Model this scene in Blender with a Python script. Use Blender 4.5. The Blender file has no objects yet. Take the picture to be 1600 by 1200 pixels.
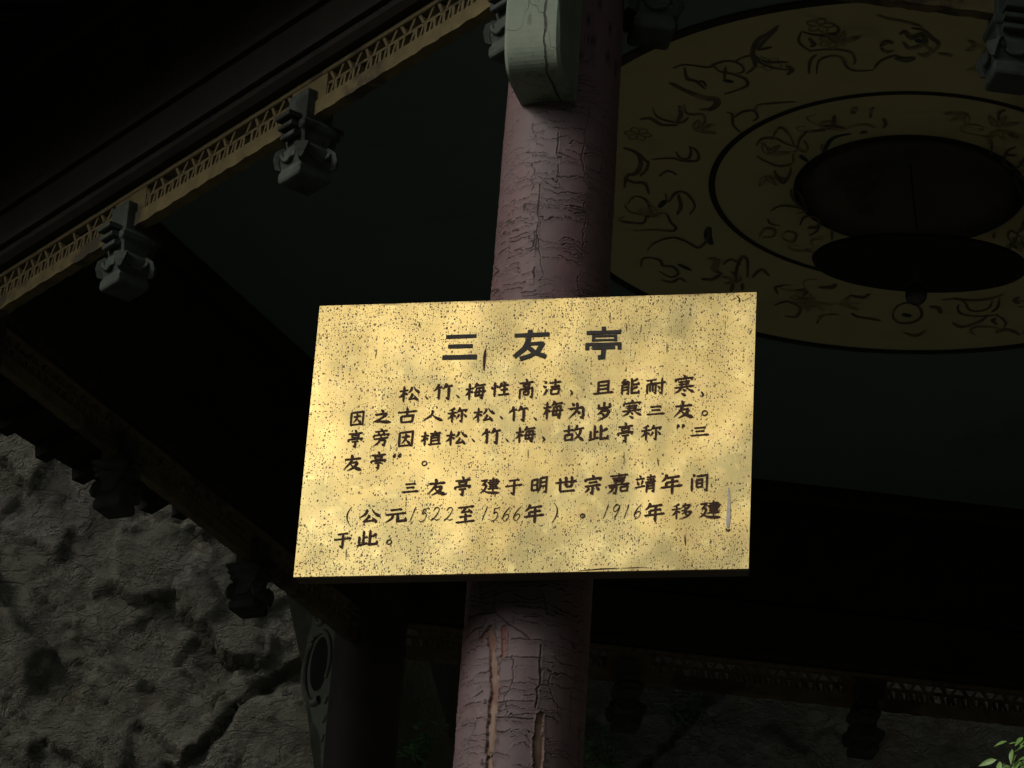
import bpy, bmesh, math, random
import numpy as np
from mathutils import Vector, Matrix, noise as mnoise
random.seed(7); rng = np.random.default_rng(7)
S = bpy.context.scene; C = S.collection
# ------------------------------------------------------------------ camera
FPX = 5526.96; PITCH = .434152; ROLL = .0717995; EYE = Vector((0, 0, 1.6))
Fv = Vector((0, math.cos(PITCH), math.sin(PITCH))); U0 = Vector((0, -math.sin(PITCH), math.cos(PITCH)))
R2 = math.cos(ROLL)*Vector((1, 0, 0)) + math.sin(ROLL)*U0
U2 = -math.sin(ROLL)*Vector((1, 0, 0)) + math.cos(ROLL)*U0
cd = bpy.data.cameras.new('camera'); cam = bpy.data.objects.new('camera', cd); C.objects.link(cam)
M = Matrix((R2, U2, -Fv)).transposed().to_4x4(); M.translation = EYE; cam.matrix_world = M
cd.sensor_width = 36; cd.lens = 36*FPX/1600; cd.clip_start = .1; cd.clip_end = 2000
S.camera = cam
# ------------------------------------------------------------------ world, sun, exposure
SUN_AZ = math.radians(236); SUN_EL = math.radians(31)        # azimuth clockwise from +Y: front left of the pavilion
w = bpy.data.worlds.new('World'); S.world = w; w.use_nodes = True
nt = w.node_tree; nt.nodes.clear()
sky = nt.nodes.new('ShaderNodeTexSky'); sky.sky_type = 'NISHITA'; sky.sun_disc = False
sky.sun_elevation = SUN_EL; sky.sun_rotation = SUN_AZ; sky.dust_density = 5; sky.air_density = 1.0; sky.ozone_density = 1
hs = nt.nodes.new('ShaderNodeHueSaturation'); hs.inputs['Saturation'].default_value = .45
bg = nt.nodes.new('ShaderNodeBackground'); bg.inputs[1].default_value = .1
wo = nt.nodes.new('ShaderNodeOutputWorld')
nt.links.new(sky.outputs[0], hs.inputs['Color']); nt.links.new(hs.outputs[0], bg.inputs[0]); nt.links.new(bg.outputs[0], wo.inputs[0])
sd = bpy.data.lights.new('sun', 'SUN'); sd.energy = 1.2; sd.angle = math.radians(14); sd.color = (1, .9, .76)
sun = bpy.data.objects.new('sun', sd); C.objects.link(sun)
sdir = Vector((math.sin(SUN_AZ)*math.cos(SUN_EL), math.cos(SUN_AZ)*math.cos(SUN_EL), math.sin(SUN_EL)))
sun.rotation_euler = sdir.to_track_quat('Z', 'Y').to_euler(); sun.location = (-8, -6, 12)
S.view_settings.view_transform = 'Standard'; S.view_settings.look = 'None'
S.view_settings.gamma = 1; S.view_settings.use_curve_mapping = False
S.view_settings.exposure = -.5

# ------------------------------------------------------------------ helpers
def tag(o, label=None, cat=None, group=None, kind=None):
    if label: o['label'] = label
    if cat: o['category'] = cat
    if group: o['group'] = group
    if kind: o['kind'] = kind
    return o
def empty(name, loc=(0, 0, 0)):
    o = bpy.data.objects.new(name, None); C.objects.link(o); o.location = loc; o.empty_display_size = .1
    return o
def link(name, me, mat=None, parent=None):
    o = bpy.data.objects.new(name, me); C.objects.link(o)
    if mat and not me.materials: me.materials.append(mat)
    if parent: o.parent = parent; o.matrix_parent_inverse = Matrix.Translation(-parent.location) if parent.type == 'EMPTY' else Matrix()
    return o
def mesh(name, V, Fc, smooth=False):
    me = bpy.data.meshes.new(name); me.from_pydata([tuple(v) for v in V], [], Fc)
    if smooth: me.polygons.foreach_set('use_smooth', [True]*len(me.polygons))
    me.update(); return me
def grid_mesh(name, P, smooth=True, flip=False):
    n, m = P.shape[:2]
    idx = np.arange(n*m).reshape(n, m)
    a, b, c, d = idx[:-1, :-1].ravel(), idx[1:, :-1].ravel(), idx[1:, 1:].ravel(), idx[:-1, 1:].ravel()
    q = np.stack([a, d, c, b] if flip else [a, b, c, d], 1)
    me = bpy.data.meshes.new(name); me.vertices.add(n*m); me.vertices.foreach_set('co', P.reshape(-1, 3).ravel().astype(np.float32))
    k = len(q); me.loops.add(4*k); me.loops.foreach_set('vertex_index', q.ravel().astype(np.int32))
    me.polygons.add(k); me.polygons.foreach_set('loop_start', np.arange(0, 4*k, 4, dtype=np.int32))
    me.polygons.foreach_set('use_smooth', np.full(k, smooth)); me.update(); me.validate(); return me
class MB:
    def __init__(s): s.v = []; s.f = []
    def add(s, V, Fc):
        n = len(s.v); s.v += [Vector(v) for v in V]; s.f += [tuple(i+n for i in f) for f in Fc]; return s
    def box(s, o, x, y, z, a, b, c, ch=0):
        """box from origin o along unit axes x,y,z over ranges a,b,c, chamfered along x edges when ch>0"""
        if ch <= 0:
            V = [o + x*i + y*j + z*k for i in a for j in b for k in c]
            return s.add(V, [(0, 1, 3, 2), (4, 6, 7, 5), (0, 4, 5, 1), (2, 3, 7, 6), (0, 2, 6, 4), (1, 5, 7, 3)])
        pr = [(b[0]+ch, c[0]), (b[1]-ch, c[0]), (b[1], c[0]+ch), (b[1], c[1]-ch), (b[1]-ch, c[1]), (b[0]+ch, c[1]), (b[0], c[1]-ch), (b[0], c[0]+ch)]
        V = [o + x*i + y*p + z*q for i in a for p, q in pr]; n = 8
        return s.add(V, [tuple(range(n-1, -1, -1)), tuple(range(n, 2*n))] + [(i, (i+1) % n, n+(i+1) % n, n+i) for i in range(n)])
    def lathe(s, c, prof, n=24, a0=0, phase=0):
        V = [c + Vector((r*math.cos(a0+2*math.pi*i/n), r*math.sin(a0+2*math.pi*i/n), z)) for r, z in prof for i in range(n)]
        m = len(prof)
        return s.add(V, [(j*n+i, j*n+(i+1) % n, (j+1)*n+(i+1) % n, (j+1)*n+i) for j in range(m-1) for i in range(n)])
    def tube(s, pts, rad, n=6):
        pts = [Vector(p) for p in pts]; V = []
        for k, p in enumerate(pts):
            t = (pts[min(k+1, len(pts)-1)] - pts[max(k-1, 0)]).normalized()
            a = t.orthogonal().normalized(); b = t.cross(a); r = rad[k] if hasattr(rad, '__len__') else rad
            V += [p + a*r*math.cos(2*math.pi*i/n) + b*r*math.sin(2*math.pi*i/n) for i in range(n)]
        F_ = [(k*n+i, k*n+(i+1) % n, (k+1)*n+(i+1) % n, (k+1)*n+i) for k in range(len(pts)-1) for i in range(n)]
        return s.add(V, F_)
    def build(s, name, mat, parent=None, smooth=False, bev=0):
        me = mesh(name, s.v, s.f, smooth)
        bm = bmesh.new(); bm.from_mesh(me); bmesh.ops.recalc_face_normals(bm, faces=bm.faces)
        if bev: bmesh.ops.bevel(bm, geom=bm.edges[:], offset=bev, segments=1, affect='EDGES', clamp_overlap=True)
        bm.to_mesh(me); bm.free()
        return link(name, me, mat, parent)
def ray(px, py):
    return (Fv + R2*((px-800)/FPX) + U2*((600-py)/FPX))
def on_plane(px, py, P, N):
    d = ray(px, py); return EYE + d*((P-EYE).dot(N)/d.dot(N))
X, Y, Z = Vector((1, 0, 0)), Vector((0, 1, 0)), Vector((0, 0, 1))

# ------------------------------------------------------------------ materials
class Mt:
    def __init__(s, name):
        s.m = bpy.data.materials.new(name); s.m.use_nodes = True; s.t = s.m.node_tree; s.b = s.t.nodes['Principled BSDF']
        s.co = s.n('ShaderNodeTexCoord').outputs['Object']
    def n(s, ty, **k):
        o = s.t.nodes.new(ty)
        for a, b in k.items(): setattr(o, a, b)
        return o
    def l(s, a, b): s.t.links.new(a, b)
    def mapped(s, scale=(1, 1, 1), rot=(0, 0, 0)):
        m = s.n('ShaderNodeMapping'); m.inputs['Scale'].default_value = scale; m.inputs['Rotation'].default_value = rot; s.l(s.co, m.inputs[0]); return m.outputs[0]
    def noise(s, sc, det=6, rough=.6, vec=None, dist=0):
        o = s.n('ShaderNodeTexNoise'); o.inputs['Scale'].default_value = sc; o.inputs['Detail'].default_value = det
        o.inputs['Roughness'].default_value = rough; o.inputs['Distortion'].default_value = dist; s.l(vec or s.co, o.inputs['Vector']); return o.outputs[0]
    def vor(s, sc, feat='F1', vec=None, out='Distance', rnd=1):
        o = s.n('ShaderNodeTexVoronoi', feature=feat); o.inputs['Scale'].default_value = sc; o.inputs['Randomness'].default_value = rnd; s.l(vec or s.co, o.inputs['Vector']); return o.outputs[out]
    def ramp(s, fac, a, b, ca=(0, 0, 0, 1), cb=(1, 1, 1, 1)):
        o = s.n('ShaderNodeMapRange'); o.inputs[1].default_value = a; o.inputs[2].default_value = b; s.l(fac, o.inputs[0]); return o.outputs[0]
    def mix(s, fac, a, b, mode='MIX'):
        o = s.n('ShaderNodeMix', data_type='RGBA', blend_type=mode)
        for v, i in ((fac, 0), (a, 6), (b, 7)):
            if isinstance(v, (int, float)): o.inputs[i].default_value = v
            elif isinstance(v, tuple): o.inputs[i].default_value = (*v, 1) if len(v) == 3 else v
            else: s.l(v, o.inputs[i])
        return o.outputs[2]
    def math(s, op, a, b=0., cl=False):
        o = s.n('ShaderNodeMath', operation=op, use_clamp=cl)
        for v, i in ((a, 0), (b, 1)):
            if isinstance(v, (int, float)): o.inputs[i].default_value = v
            else: s.l(v, o.inputs[i])
        return o.outputs[0]
    def bump(s, h, st=.5, dist=.01):
        o = s.n('ShaderNodeBump'); o.inputs['Strength'].default_value = st; o.inputs['Distance'].default_value = dist
        s.l(h, o.inputs['Height']); s.l(o.outputs[0], s.b.inputs['Normal']); return o
    def col(s, c):
        if isinstance(c, tuple): s.b.inputs['Base Color'].default_value = (*c, 1)
        else: s.l(c, s.b.inputs['Base Color'])
    def set(s, **k):
        for a, v in k.items():
            i = s.b.inputs[{'rough': 'Roughness', 'metal': 'Metallic', 'spec': 'Specular IOR Level'}[a]]
            if isinstance(v, (int, float)): i.default_value = v
            else: s.l(v, i)
def painted(name, c1, c2, wornc, sc=30, worn=.62, rough=.7, crack=True):
    m = Mt(name); n1 = m.noise(sc, 5); n2 = m.noise(sc*.22, 5, .65)
    col = m.mix(m.ramp(n1, .35, .65), c1, c2)
    col = m.mix(m.ramp(n2, worn, worn+.05), col, wornc)
    h = n1
    if crack:
        v = m.vor(sc*1.2, 'DISTANCE_TO_EDGE', m.mapped((1, 1, .45)))
        ck = m.ramp(v, .0, .035); col = m.mix(ck, tuple(x*.3 for x in wornc), col); h = m.math('MULTIPLY', ck, n1)
    m.col(col); m.set(rough=rough, spec=.3); m.bump(h, .5, .004); return m.m
PX, PY, SIDE, TH = .0545, 5.464705, 2.112644, -.630955
BOFF = -.024
M_teal = painted('ceiling_paint', (.125, .185, .175), (.14, .205, .19), (.11, .155, .145), 4, .6, .8, False)
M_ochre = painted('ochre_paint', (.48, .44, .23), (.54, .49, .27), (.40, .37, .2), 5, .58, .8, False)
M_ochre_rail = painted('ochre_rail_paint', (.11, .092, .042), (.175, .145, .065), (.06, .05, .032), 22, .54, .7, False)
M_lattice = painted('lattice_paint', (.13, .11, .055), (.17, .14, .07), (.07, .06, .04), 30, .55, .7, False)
M_motif = painted('faded_motif_ink', (.11, .105, .06), (.16, .15, .085), (.28, .26, .14), 26, .54, .8, False)
M_faint = painted('faint_motif_ink', (.20, .19, .105), (.28, .26, .14), (.40, .37, .19), 26, .5, .8, False)
M_ink = painted('ceiling_ink', (.02, .02, .018), (.03, .03, .026), (.05, .047, .035), 12, .6, .8, False)
M_inkg = painted('ceiling_green_ink', (.03, .06, .05), (.05, .08, .07), (.04, .05, .05), 12, .6, .8, False)
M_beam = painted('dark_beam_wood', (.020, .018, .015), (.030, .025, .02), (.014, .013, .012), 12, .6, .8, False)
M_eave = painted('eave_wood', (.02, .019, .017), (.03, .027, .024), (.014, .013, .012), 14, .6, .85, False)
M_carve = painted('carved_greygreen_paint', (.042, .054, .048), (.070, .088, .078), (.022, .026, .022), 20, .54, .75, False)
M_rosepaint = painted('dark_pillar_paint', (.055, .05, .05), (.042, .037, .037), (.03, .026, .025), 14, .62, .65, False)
M_lamp = painted('black_lamp_metal', (.012, .012, .012), (.018, .018, .018), (.03, .028, .025), 20, .65, .8, False)
M_dome = painted('dome_umber_paint', (.16, .152, .118), (.20, .19, .145), (.11, .10, .08), 9, .58, .8, False)
M_stone = painted('plinth_stone', (.17, .165, .155), (.21, .205, .19), (.11, .11, .095), 6, .6, .9, True)
M_tile = painted('roof_tile_clay', (.06, .062, .06), (.085, .085, .08), (.04, .05, .035), 9, .55, .85, False)

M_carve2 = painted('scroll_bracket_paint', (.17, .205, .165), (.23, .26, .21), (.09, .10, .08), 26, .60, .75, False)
def bracket_material():
    m = Mt('pale_green_bracket_paint')
    n1 = m.noise(9, 6); n2 = m.noise(60, 5, .7); n3 = m.noise(22, 6, .7, m.mapped((1, 1, .35)))
    c = m.mix(m.ramp(n1, .35, .65), (.185, .24, .19), (.25, .30, .245))
    c = m.mix(m.math('MULTIPLY', m.ramp(n3, .56, .62), .7), c, (.10, .125, .09))
    sp = m.ramp(m.vor(46), .10, .06); pick = m.ramp(m.noise(17, 3), .56, .6)
    c = m.mix(m.math('MULTIPLY', sp, pick), c, (.05, .055, .04))
    dt = m.n('ShaderNodeVectorMath', operation='DOT_PRODUCT'); m.l(m.co, dt.inputs[0]); dt.inputs[1].default_value = tuple(BV)
    wob = m.math('MULTIPLY', m.math('SUBTRACT', m.noise(24, 5, .7), .5), .016)
    dd = m.math('ABSOLUTE', m.math('ADD', m.math('SUBTRACT', dt.outputs['Value'], BC), wob))
    thin = m.math('MULTIPLY', m.noise(40, 4, .7), .0042)
    ck = m.math('MULTIPLY', m.ramp(m.math('SUBTRACT', thin, dd), -.0006, .0006), m.ramp(m.noise(11, 3), .38, .46))
    hair = m.ramp(m.math('ABSOLUTE', m.math('SUBTRACT', m.noise(13, 3, .5, m.mapped((1, 1, .5))), .5)), .004, .0015)
    ck = m.math('MAXIMUM', ck, m.math('MULTIPLY', hair, .45))
    c = m.mix(ck, c, (.05, .055, .045))
    m.col(c); m.set(rough=.72, spec=.3); m.bump(m.math('SUBTRACT', m.math('ADD', n2, m.math('MULTIPLY', n1, .5)), m.math('MULTIPLY', ck, 1.5)), .7, .002); return m.m
_u = Matrix.Rotation(math.radians(7), 3, 'Z') @ Vector((-math.sin(TH+math.pi/3), -math.cos(TH+math.pi/3), 0)); BV = _u.cross(Vector((0, 0, 1))); BC = Vector((PX, PY, 0)).dot(BV)+BOFF
M_bracket = bracket_material()

def pillar_material():
    m = Mt('peeling_rose_pillar_paint')
    at = m.n('ShaderNodeAttribute', attribute_name='wear'); sep = m.n('ShaderNodeSeparateColor'); m.l(at.outputs['Color'], sep.inputs[0])
    crack, wood, red = sep.outputs[0], sep.outputs[1], sep.outputs[2]
    n1 = m.noise(16, 6, .65); n2 = m.noise(90, 4, .7); n3 = m.noise(7, 5, .6, m.mapped((1, 1, .35)))
    c = m.mix(m.ramp(n1, .35, .68), (.168, .104, .108), (.128, .086, .092))
    c = m.mix(m.ramp(n3, .45, .7), c, (.145, .122, .130))
    c = m.mix(m.ramp(n2, .6, .75), c, (.112, .082, .09))
    g = m.noise(60, 5, .7, m.mapped((1, 1, .06))); wd = m.mix(m.ramp(g, .35, .65), (.13, .078, .055), (.26, .18, .13))
    wd = m.mix(m.ramp(m.noise(14, 4), .5, .62), wd, (.16, .075, .055))
    c = m.mix(wood, c, wd); c = m.mix(red, c, (.17, .062, .055)); c = m.mix(crack, c, (.022, .015, .013))
    m.col(c); m.set(rough=.62, spec=.35); m.bump(m.math('ADD', n2, m.math('MULTIPLY', n1, .6)), .35, .0012); return m.m
M_pillar = pillar_material()

def rock_material():
    m = Mt('cliff_rock')
    n1 = m.noise(3.2, 10, .66, None, .3); n2 = m.noise(13, 10, .72); n3 = m.noise(1.1, 5, .6, m.mapped((1, 1, 2)))
    c = m.mix(m.ramp(n1, .36, .64), (.185, .195, .155), (.235, .24, .195))
    c = m.mix(m.math('MULTIPLY', m.ramp(n2, .50, .66), .35), c, (.14, .145, .12))
    c = m.mix(m.math('MULTIPLY', m.ramp(n3, .54, .66), .7), c, (.225, .225, .215))
    c = m.mix(m.math('MULTIPLY', m.ramp(m.noise(2.1, 6, .65), .60, .66), .5), c, (.20, .165, .085))
    c = m.mix(m.math('MULTIPLY', m.ramp(m.noise(3.1, 8, .7), .60, .70), .35), c, (.11, .135, .09))
    m.col(c); m.set(rough=.88, spec=.25)
    cr = m.ramp(m.math('ABSOLUTE', m.math('SUBTRACT', m.noise(4.5, 6, .62, m.mapped((1, 1, 1.9), (0, .55, 0)), .4), .5)), 0, .03)
    cr2 = m.ramp(m.math('ABSOLUTE', m.math('SUBTRACT', m.noise(11, 6, .65, m.mapped((1, 1, 1.7), (0, .55, 0)), .3), .5)), 0, .05)
    m.bump(m.math('ADD', m.math('ADD', m.math('MULTIPLY', m.noise(46, 9, .78), 1.1), m.math('MULTIPLY', n2, 1.5)), m.math('ADD', m.math('MULTIPLY', cr, .8), m.math('MULTIPLY', cr2, .5))), 1., .02); return m.m
M_rock = rock_material()
def ground_material():
    m = Mt('forest_floor'); n1 = m.noise(.5, 8, .7); n2 = m.noise(12, 6, .7)
    c = m.mix(m.ramp(n1, .4, .6), (.035, .045, .022), (.07, .06, .045)); c = m.mix(m.ramp(n2, .5, .6), c, (.03, .035, .02))
    m.col(c); m.set(rough=.95); m.bump(n2, .8, .05); return m.m
M_ground = ground_material()
def brass_material():
    m = Mt('weathered_brass')
    v = m.co
    _s = m.n('ShaderNodeSeparateXYZ'); m.l(m.co, _s.inputs[0]); _c = m.n('ShaderNodeCombineXYZ'); m.l(_s.outputs[0], _c.inputs[0]); m.l(_s.outputs[2], _c.inputs[1]); flat = _c.outputs[0]
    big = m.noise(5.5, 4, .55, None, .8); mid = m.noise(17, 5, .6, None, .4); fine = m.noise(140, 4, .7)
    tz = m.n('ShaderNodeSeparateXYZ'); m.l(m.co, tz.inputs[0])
    tarn_refl = m.math('ADD', m.math('ADD', big, m.math('MULTIPLY', tz.outputs[2], .42)), m.math('MULTIPLY', tz.outputs[0], -.08))  # tarnish plus sky and sun reflections, painted olive below and gold above
    c = m.mix(m.ramp(tarn_refl, .43, .54), (.63, .53, .225), (.81, .635, .245))
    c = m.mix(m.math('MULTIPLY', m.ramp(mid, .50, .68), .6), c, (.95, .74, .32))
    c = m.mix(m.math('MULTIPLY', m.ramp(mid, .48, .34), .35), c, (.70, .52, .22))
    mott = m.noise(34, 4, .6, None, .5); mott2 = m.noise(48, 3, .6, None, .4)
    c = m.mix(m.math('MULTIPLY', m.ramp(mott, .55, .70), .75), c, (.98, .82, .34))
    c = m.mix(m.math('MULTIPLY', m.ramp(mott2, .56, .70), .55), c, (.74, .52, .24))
    # rust specks: one small pit per Voronoi cell, size from the cell's own random number, density from a broad noise and the height
    sx = m.n('ShaderNodeSeparateXYZ'); m.l(v, sx.inputs[0])
    top = m.ramp(sx.outputs[2], .02, .24); bot = m.ramp(sx.outputs[2], -.13, -.235)
    dens = m.math('ADD', m.math('MULTIPLY', m.ramp(m.noise(11, 6, .8), .42, .64), .48), m.math('ADD', .05, m.math('ADD', m.math('MULTIPLY', top, .20), m.math('MULTIPLY', bot, .26))))
    masks = []
    for sc, r0, kp in ((150, .30, .95), (290, .36, 1.1), (88, .22, .62)):
        vec = m.n('ShaderNodeVectorMath', operation='ADD'); nz = m.n('ShaderNodeTexNoise'); nz.inputs['Scale'].default_value = 330; nz.inputs['Detail'].default_value = 4; m.l(m.co, nz.inputs['Vector'])
        sc_ = m.n('ShaderNodeVectorMath', operation='SCALE'); sc_.inputs[3].default_value = .0019; m.l(nz.outputs[1], sc_.inputs[0])
        m.l(flat, vec.inputs[0]); m.l(sc_.outputs[0], vec.inputs[1])
        vo = m.n('ShaderNodeTexVoronoi', voronoi_dimensions='2D'); vo.inputs['Scale'].default_value = sc; m.l(vec.outputs[0], vo.inputs['Vector'])
        sp = m.n('ShaderNodeSeparateColor'); m.l(vo.outputs['Color'], sp.inputs[0])
        keep = m.ramp(m.math('SUBTRACT', m.math('MULTIPLY', dens, kp), sp.outputs[0]), -.02, .02)
        rad = m.math('MULTIPLY', m.math('ADD', .25, m.math('MULTIPLY', sp.outputs[1], .75)), r0)
        masks.append(m.math('MULTIPLY', keep, m.ramp(m.math('SUBTRACT', rad, vo.outputs['Distance']), -.02, .06)))
    sp_ = m.math('MAXIMUM', m.math('MAXIMUM', masks[0], masks[1]), masks[2])
    c = m.mix(m.math('MULTIPLY', sp_, m.math('ADD', .55, m.math('MULTIPLY', m.ramp(m.noise(120, 2), .35, .65), .4))), c, (.11, .06, .025))
    edge = m.ramp(sx.outputs[2], .249, .255); c = m.mix(m.math('MULTIPLY', edge, m.ramp(mid, .4, .6)), c, (.16, .1, .05))
    m.col(c); m.set(metal=m.ramp(sp_, 1, 0), rough=m.math('ADD', m.ramp(big, .3, .7), 0)); 
    rr = m.n('ShaderNodeMapRange'); rr.inputs[1].default_value = .3; rr.inputs[2].default_value = .7; rr.inputs[3].default_value = .30; rr.inputs[4].default_value = .42
    m.l(big, rr.inputs[0]); m.l(rr.outputs[0], m.b.inputs['Roughness'])
    h = m.math('ADD', m.math('MULTIPLY', m.noise(4, 2, .4), 4.), m.math('SUBTRACT', m.math('MULTIPLY', fine, .02), m.math('MULTIPLY', sp_, .05)))
    m.bump(h, .55, .006); return m.m
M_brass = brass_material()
def simple(name, c, rough=.6, metal=0., spec=.5):
    m = Mt(name); n = m.noise(80, 4); m.col(m.mix(m.ramp(n, .3, .7), tuple(x*.8 for x in c), tuple(x*1.15 for x in c))); m.set(rough=rough, metal=metal, spec=spec); return m.m
M_text = simple('body_lettering_paint', (.07, .038, .026), .8, 0, .2)
M_title = simple('title_lettering_paint', (.06, .057, .054), .8, 0, .2)
M_board = simple('sign_backing_wood', (.07, .055, .035), .7)
M_edge = simple('brass_edge', (.34, .22, .10), .5, .8)
M_scr = simple('bare_metal_scratch', (.42, .40, .36), .45, .7)
def leaf_material(name, c):
    m = Mt(name); n = m.noise(25, 4); m.col(m.mix(m.ramp(n, .35, .65), c, tuple(x*.6 for x in c))); m.set(rough=.42, spec=.5)
    tr = m.n('ShaderNodeBsdfTranslucent'); tr.inputs[0].default_value = (c[0]*.9, c[1]*1.1, c[2]*.4, 1)
    mx = m.n('ShaderNodeMixShader'); mx.inputs[0].default_value = .25; m.l(m.b.outputs[0], mx.inputs[1]); m.l(tr.outputs[0], mx.inputs[2])
    m.l(mx.outputs[0], m.t.nodes['Material Output'].inputs[0]); return m.m
M_leaf = leaf_material('fresh_leaf', (.22, .42, .10)); M_fern = leaf_material('fern_leaf', (.15, .36, .2)); M_bark = simple('twig_bark', (.10, .075, .05), .8)

# ------------------------------------------------------------------ numpy noise
def vnoise(x, y, seed=0):
    xi = np.floor(x).astype(np.int64); yi = np.floor(y).astype(np.int64); xf = x-xi; yf = y-yi
    def h(a, b):
        n = (a*374761393 + b*668265263 + seed*144665) & 0x7fffffff; n = ((n ^ (n >> 13))*1274126177) & 0x7fffffff
        return ((n ^ (n >> 16)) & 0xffff)/65535.
    u = xf*xf*(3-2*xf); v = yf*yf*(3-2*yf)
    return (h(xi, yi)*(1-u)+h(xi+1, yi)*u)*(1-v) + (h(xi, yi+1)*(1-u)+h(xi+1, yi+1)*u)*v
def fbm(x, y, oct=5, seed=0, g=.5, ridge=False):
    s = 0; a = 1; t = 0
    for o in range(oct):
        n = vnoise(x*2**o, y*2**o, seed+o*17)
        if ridge: n = 1-abs(2*n-1)
        s = s+a*n; t += a; a *= g
    return s/t
def ss(x, a, b):
    t = np.clip((x-a)/(b-a), 0, 1); return t*t*(3-2*t)

# ------------------------------------------------------------------ hexagon plan
PX, PY, SIDE, TH = .0545, 5.464705, 2.112644, -.630955
ZF = 3.380806+1.6; ZC = 4.010709+1.6; FLOOR = 2.45
HV = [Vector((PX, PY, 0))]; a_ = TH
for i in range(5):
    HV.append(HV[-1] + SIDE*Vector((math.sin(a_), math.cos(a_), 0))); a_ += math.pi/3
CEN = sum(HV, Vector())/6
HV[1] = HV[1] + (HV[1]-HV[0]).normalized()*.10
PR = .0985

# ------------------------------------------------------------------ ground and cliff
def build_ground():
    n = 120; rr = np.concatenate([np.linspace(0, 14, 50), np.geomspace(15, 900, 50)]); th = np.linspace(0, 2*np.pi, n)
    Rg, Tg = np.meshgrid(rr, th, indexing='ij'); x = CEN.x+Rg*np.sin(Tg); y = CEN.y+Rg*np.cos(Tg)
    z = (fbm(x*.35, y*.35, 5, 3)-.5)*.5
    z += 2.1*ss(4.6-Rg, 0, 1.9)*1.0                          # the knoll the pavilion stands on
    z += 15*ss(Rg, 18, 60)*(.75+.5*fbm(np.sin(Tg)*2+5, np.cos(Tg)*2+5, 3, 9)) + 70*ss(Rg, 120, 700)  # unseen ring of hills, added to hold back the low sky
    az = np.degrees(Tg) % 360; side = ss(az, 70, 100)*(1-ss(az, 172, 190))
    z += 26*ss(Rg, 11, 34)*side*(.8+.4*fbm(x*.1, y*.1, 4, 19))  # unseen hillside raised on the right to cut skylight there
    dcam = np.hypot(x, y); z = np.where(dcam < 3, np.minimum(z, 0.05), z)
    me = grid_mesh('ground', np.stack([x, y, z], -1), True, True)
    tag(link('ground', me, M_ground), kind='structure')
build_ground()
def build_cliff():
    xs = np.unique(np.round(np.concatenate([np.linspace(-16, -3.4, 70), np.linspace(-3.4, 3.4, 430), np.linspace(3.4, 24, 100)]), 4))
    zs = np.unique(np.round(np.concatenate([np.linspace(-.6, 3.4, 30), np.linspace(3.4, 6.9, 230), np.linspace(6.9, 18, 60)]), 4))
    Xg, Zg = np.meshgrid(xs, zs, indexing='ij')
    s = Xg
    # plan: straight behind the pavilion, curling towards the camera on the right
    k = ss(s, 3.5, 9)
    bx = np.where(s < 5, s, 5+(s-5)*.35); by = 11.6+.12*s - np.maximum(s-5, 0)*1.0 + 3.3*ss(s+.12*np.sin(Zg*4), -.45, .05)*(1-ss(s, 4.2, 6))  # unseen right curl and gully added to block skylight and sun
    d = -(Zg-3)*.10*0 + 0.
    lean = -(.16+.30*ss(s, -.6, 2.2))*(Zg-4)                                        # overhangs towards the pavilion
    q = (s*.55+Zg*.85); pq = (s*.85-Zg*.5)
    rel = (fbm(s*.35, Zg*.35, 2, 11)-.5)*.8 + (fbm(pq*.9+3, q*2.2, 4, 23, .55)-.5)*.10
    rel += (fbm(pq*2.6, q*4.6, 6, 31, .62, True)-.5)*.035 + (fbm(s*11, Zg*11, 5, 41, .65)-.5)*.03
    def facets(fx, fz, seed, amp):
        w1 = fbm(s*4, Zg*4, 3, seed)*.9; cx, cz = np.floor(pq*fx+w1), np.floor(q*fz+w1)
        return (vnoise(cx*7.13+.5, cz*3.71+.5, seed)-.5)*amp + (pq*fx+w1-cx)*(vnoise(cx*2.9, cz*5.3, seed+1)-.5)*amp*1.3 + (q*fz+w1-cz)*(vnoise(cx*4.9, cz*1.3, seed+2)-.5)*amp*1.3
    rel += facets(2.1, 3.3, 51, .045)+facets(5.2, 8.3, 57, .022)
    # ledge with a recess under it, low on the left
    pa, pb = on_plane(470, 1068, Vector((0, 11.3, 0)), Y), on_plane(300, 1150, Vector((0, 11.3, 0)), Y)
    zl = pb.z+(pa.z-pb.z)/(pa.x-pb.x)*(s-pb.x)+.05*np.sin(s*7)+(fbm(s*5, s*0+2, 3, 5)-.5)*.10
    zl = zl+(fbm(s*16, Zg*16, 4, 6, .6)-.5)*.10
    rel -= .055*ss(zl-Zg, -.005, .02)*ss(fbm(s*5, Zg*5, 3, 66), .3, .5)*ss(s, pb.x-.25, pb.x+.05)*(1-ss(zl-Zg, .015, .10)*.95)
    N = np.stack([-(by*0+.1)*(1-k)-k*.9, -np.ones_like(s)*(1-k)-k*.35, 0*s], -1); N /= np.linalg.norm(N, axis=-1, keepdims=True)
    P = np.stack([bx, by, Zg], -1) + N*(rel-lean*1.0)[..., None]*1.0
    tag(link('cliff', grid_mesh('cliff', P, True), M_rock), kind='structure')
build_cliff()
def build_sun_blocker():  # unseen outcrop, added to keep the sun off cliff and pavilion interior
    ang = np.linspace(0, 2*np.pi, 90); zz = np.linspace(-.5, 12.5, 110); Zg, A = np.meshgrid(zz, ang, indexing='ij')
    R_ = 1.75*(1-.035*Zg)+(fbm(np.cos(A)*1.6+Zg*.3+9, np.sin(A)*1.6+Zg*.5, 5, 61)-.5)*1.3; R_ = R_*(1-ss(Zg, 11.2, 12.5))
    tag(link('sun_blocker_rock', grid_mesh('sun_blocker_rock', np.stack([-5.9+R_*np.cos(A), 5.95+R_*np.sin(A), Zg], -1), True, True), M_rock), kind='structure')
build_sun_blocker()

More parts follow.
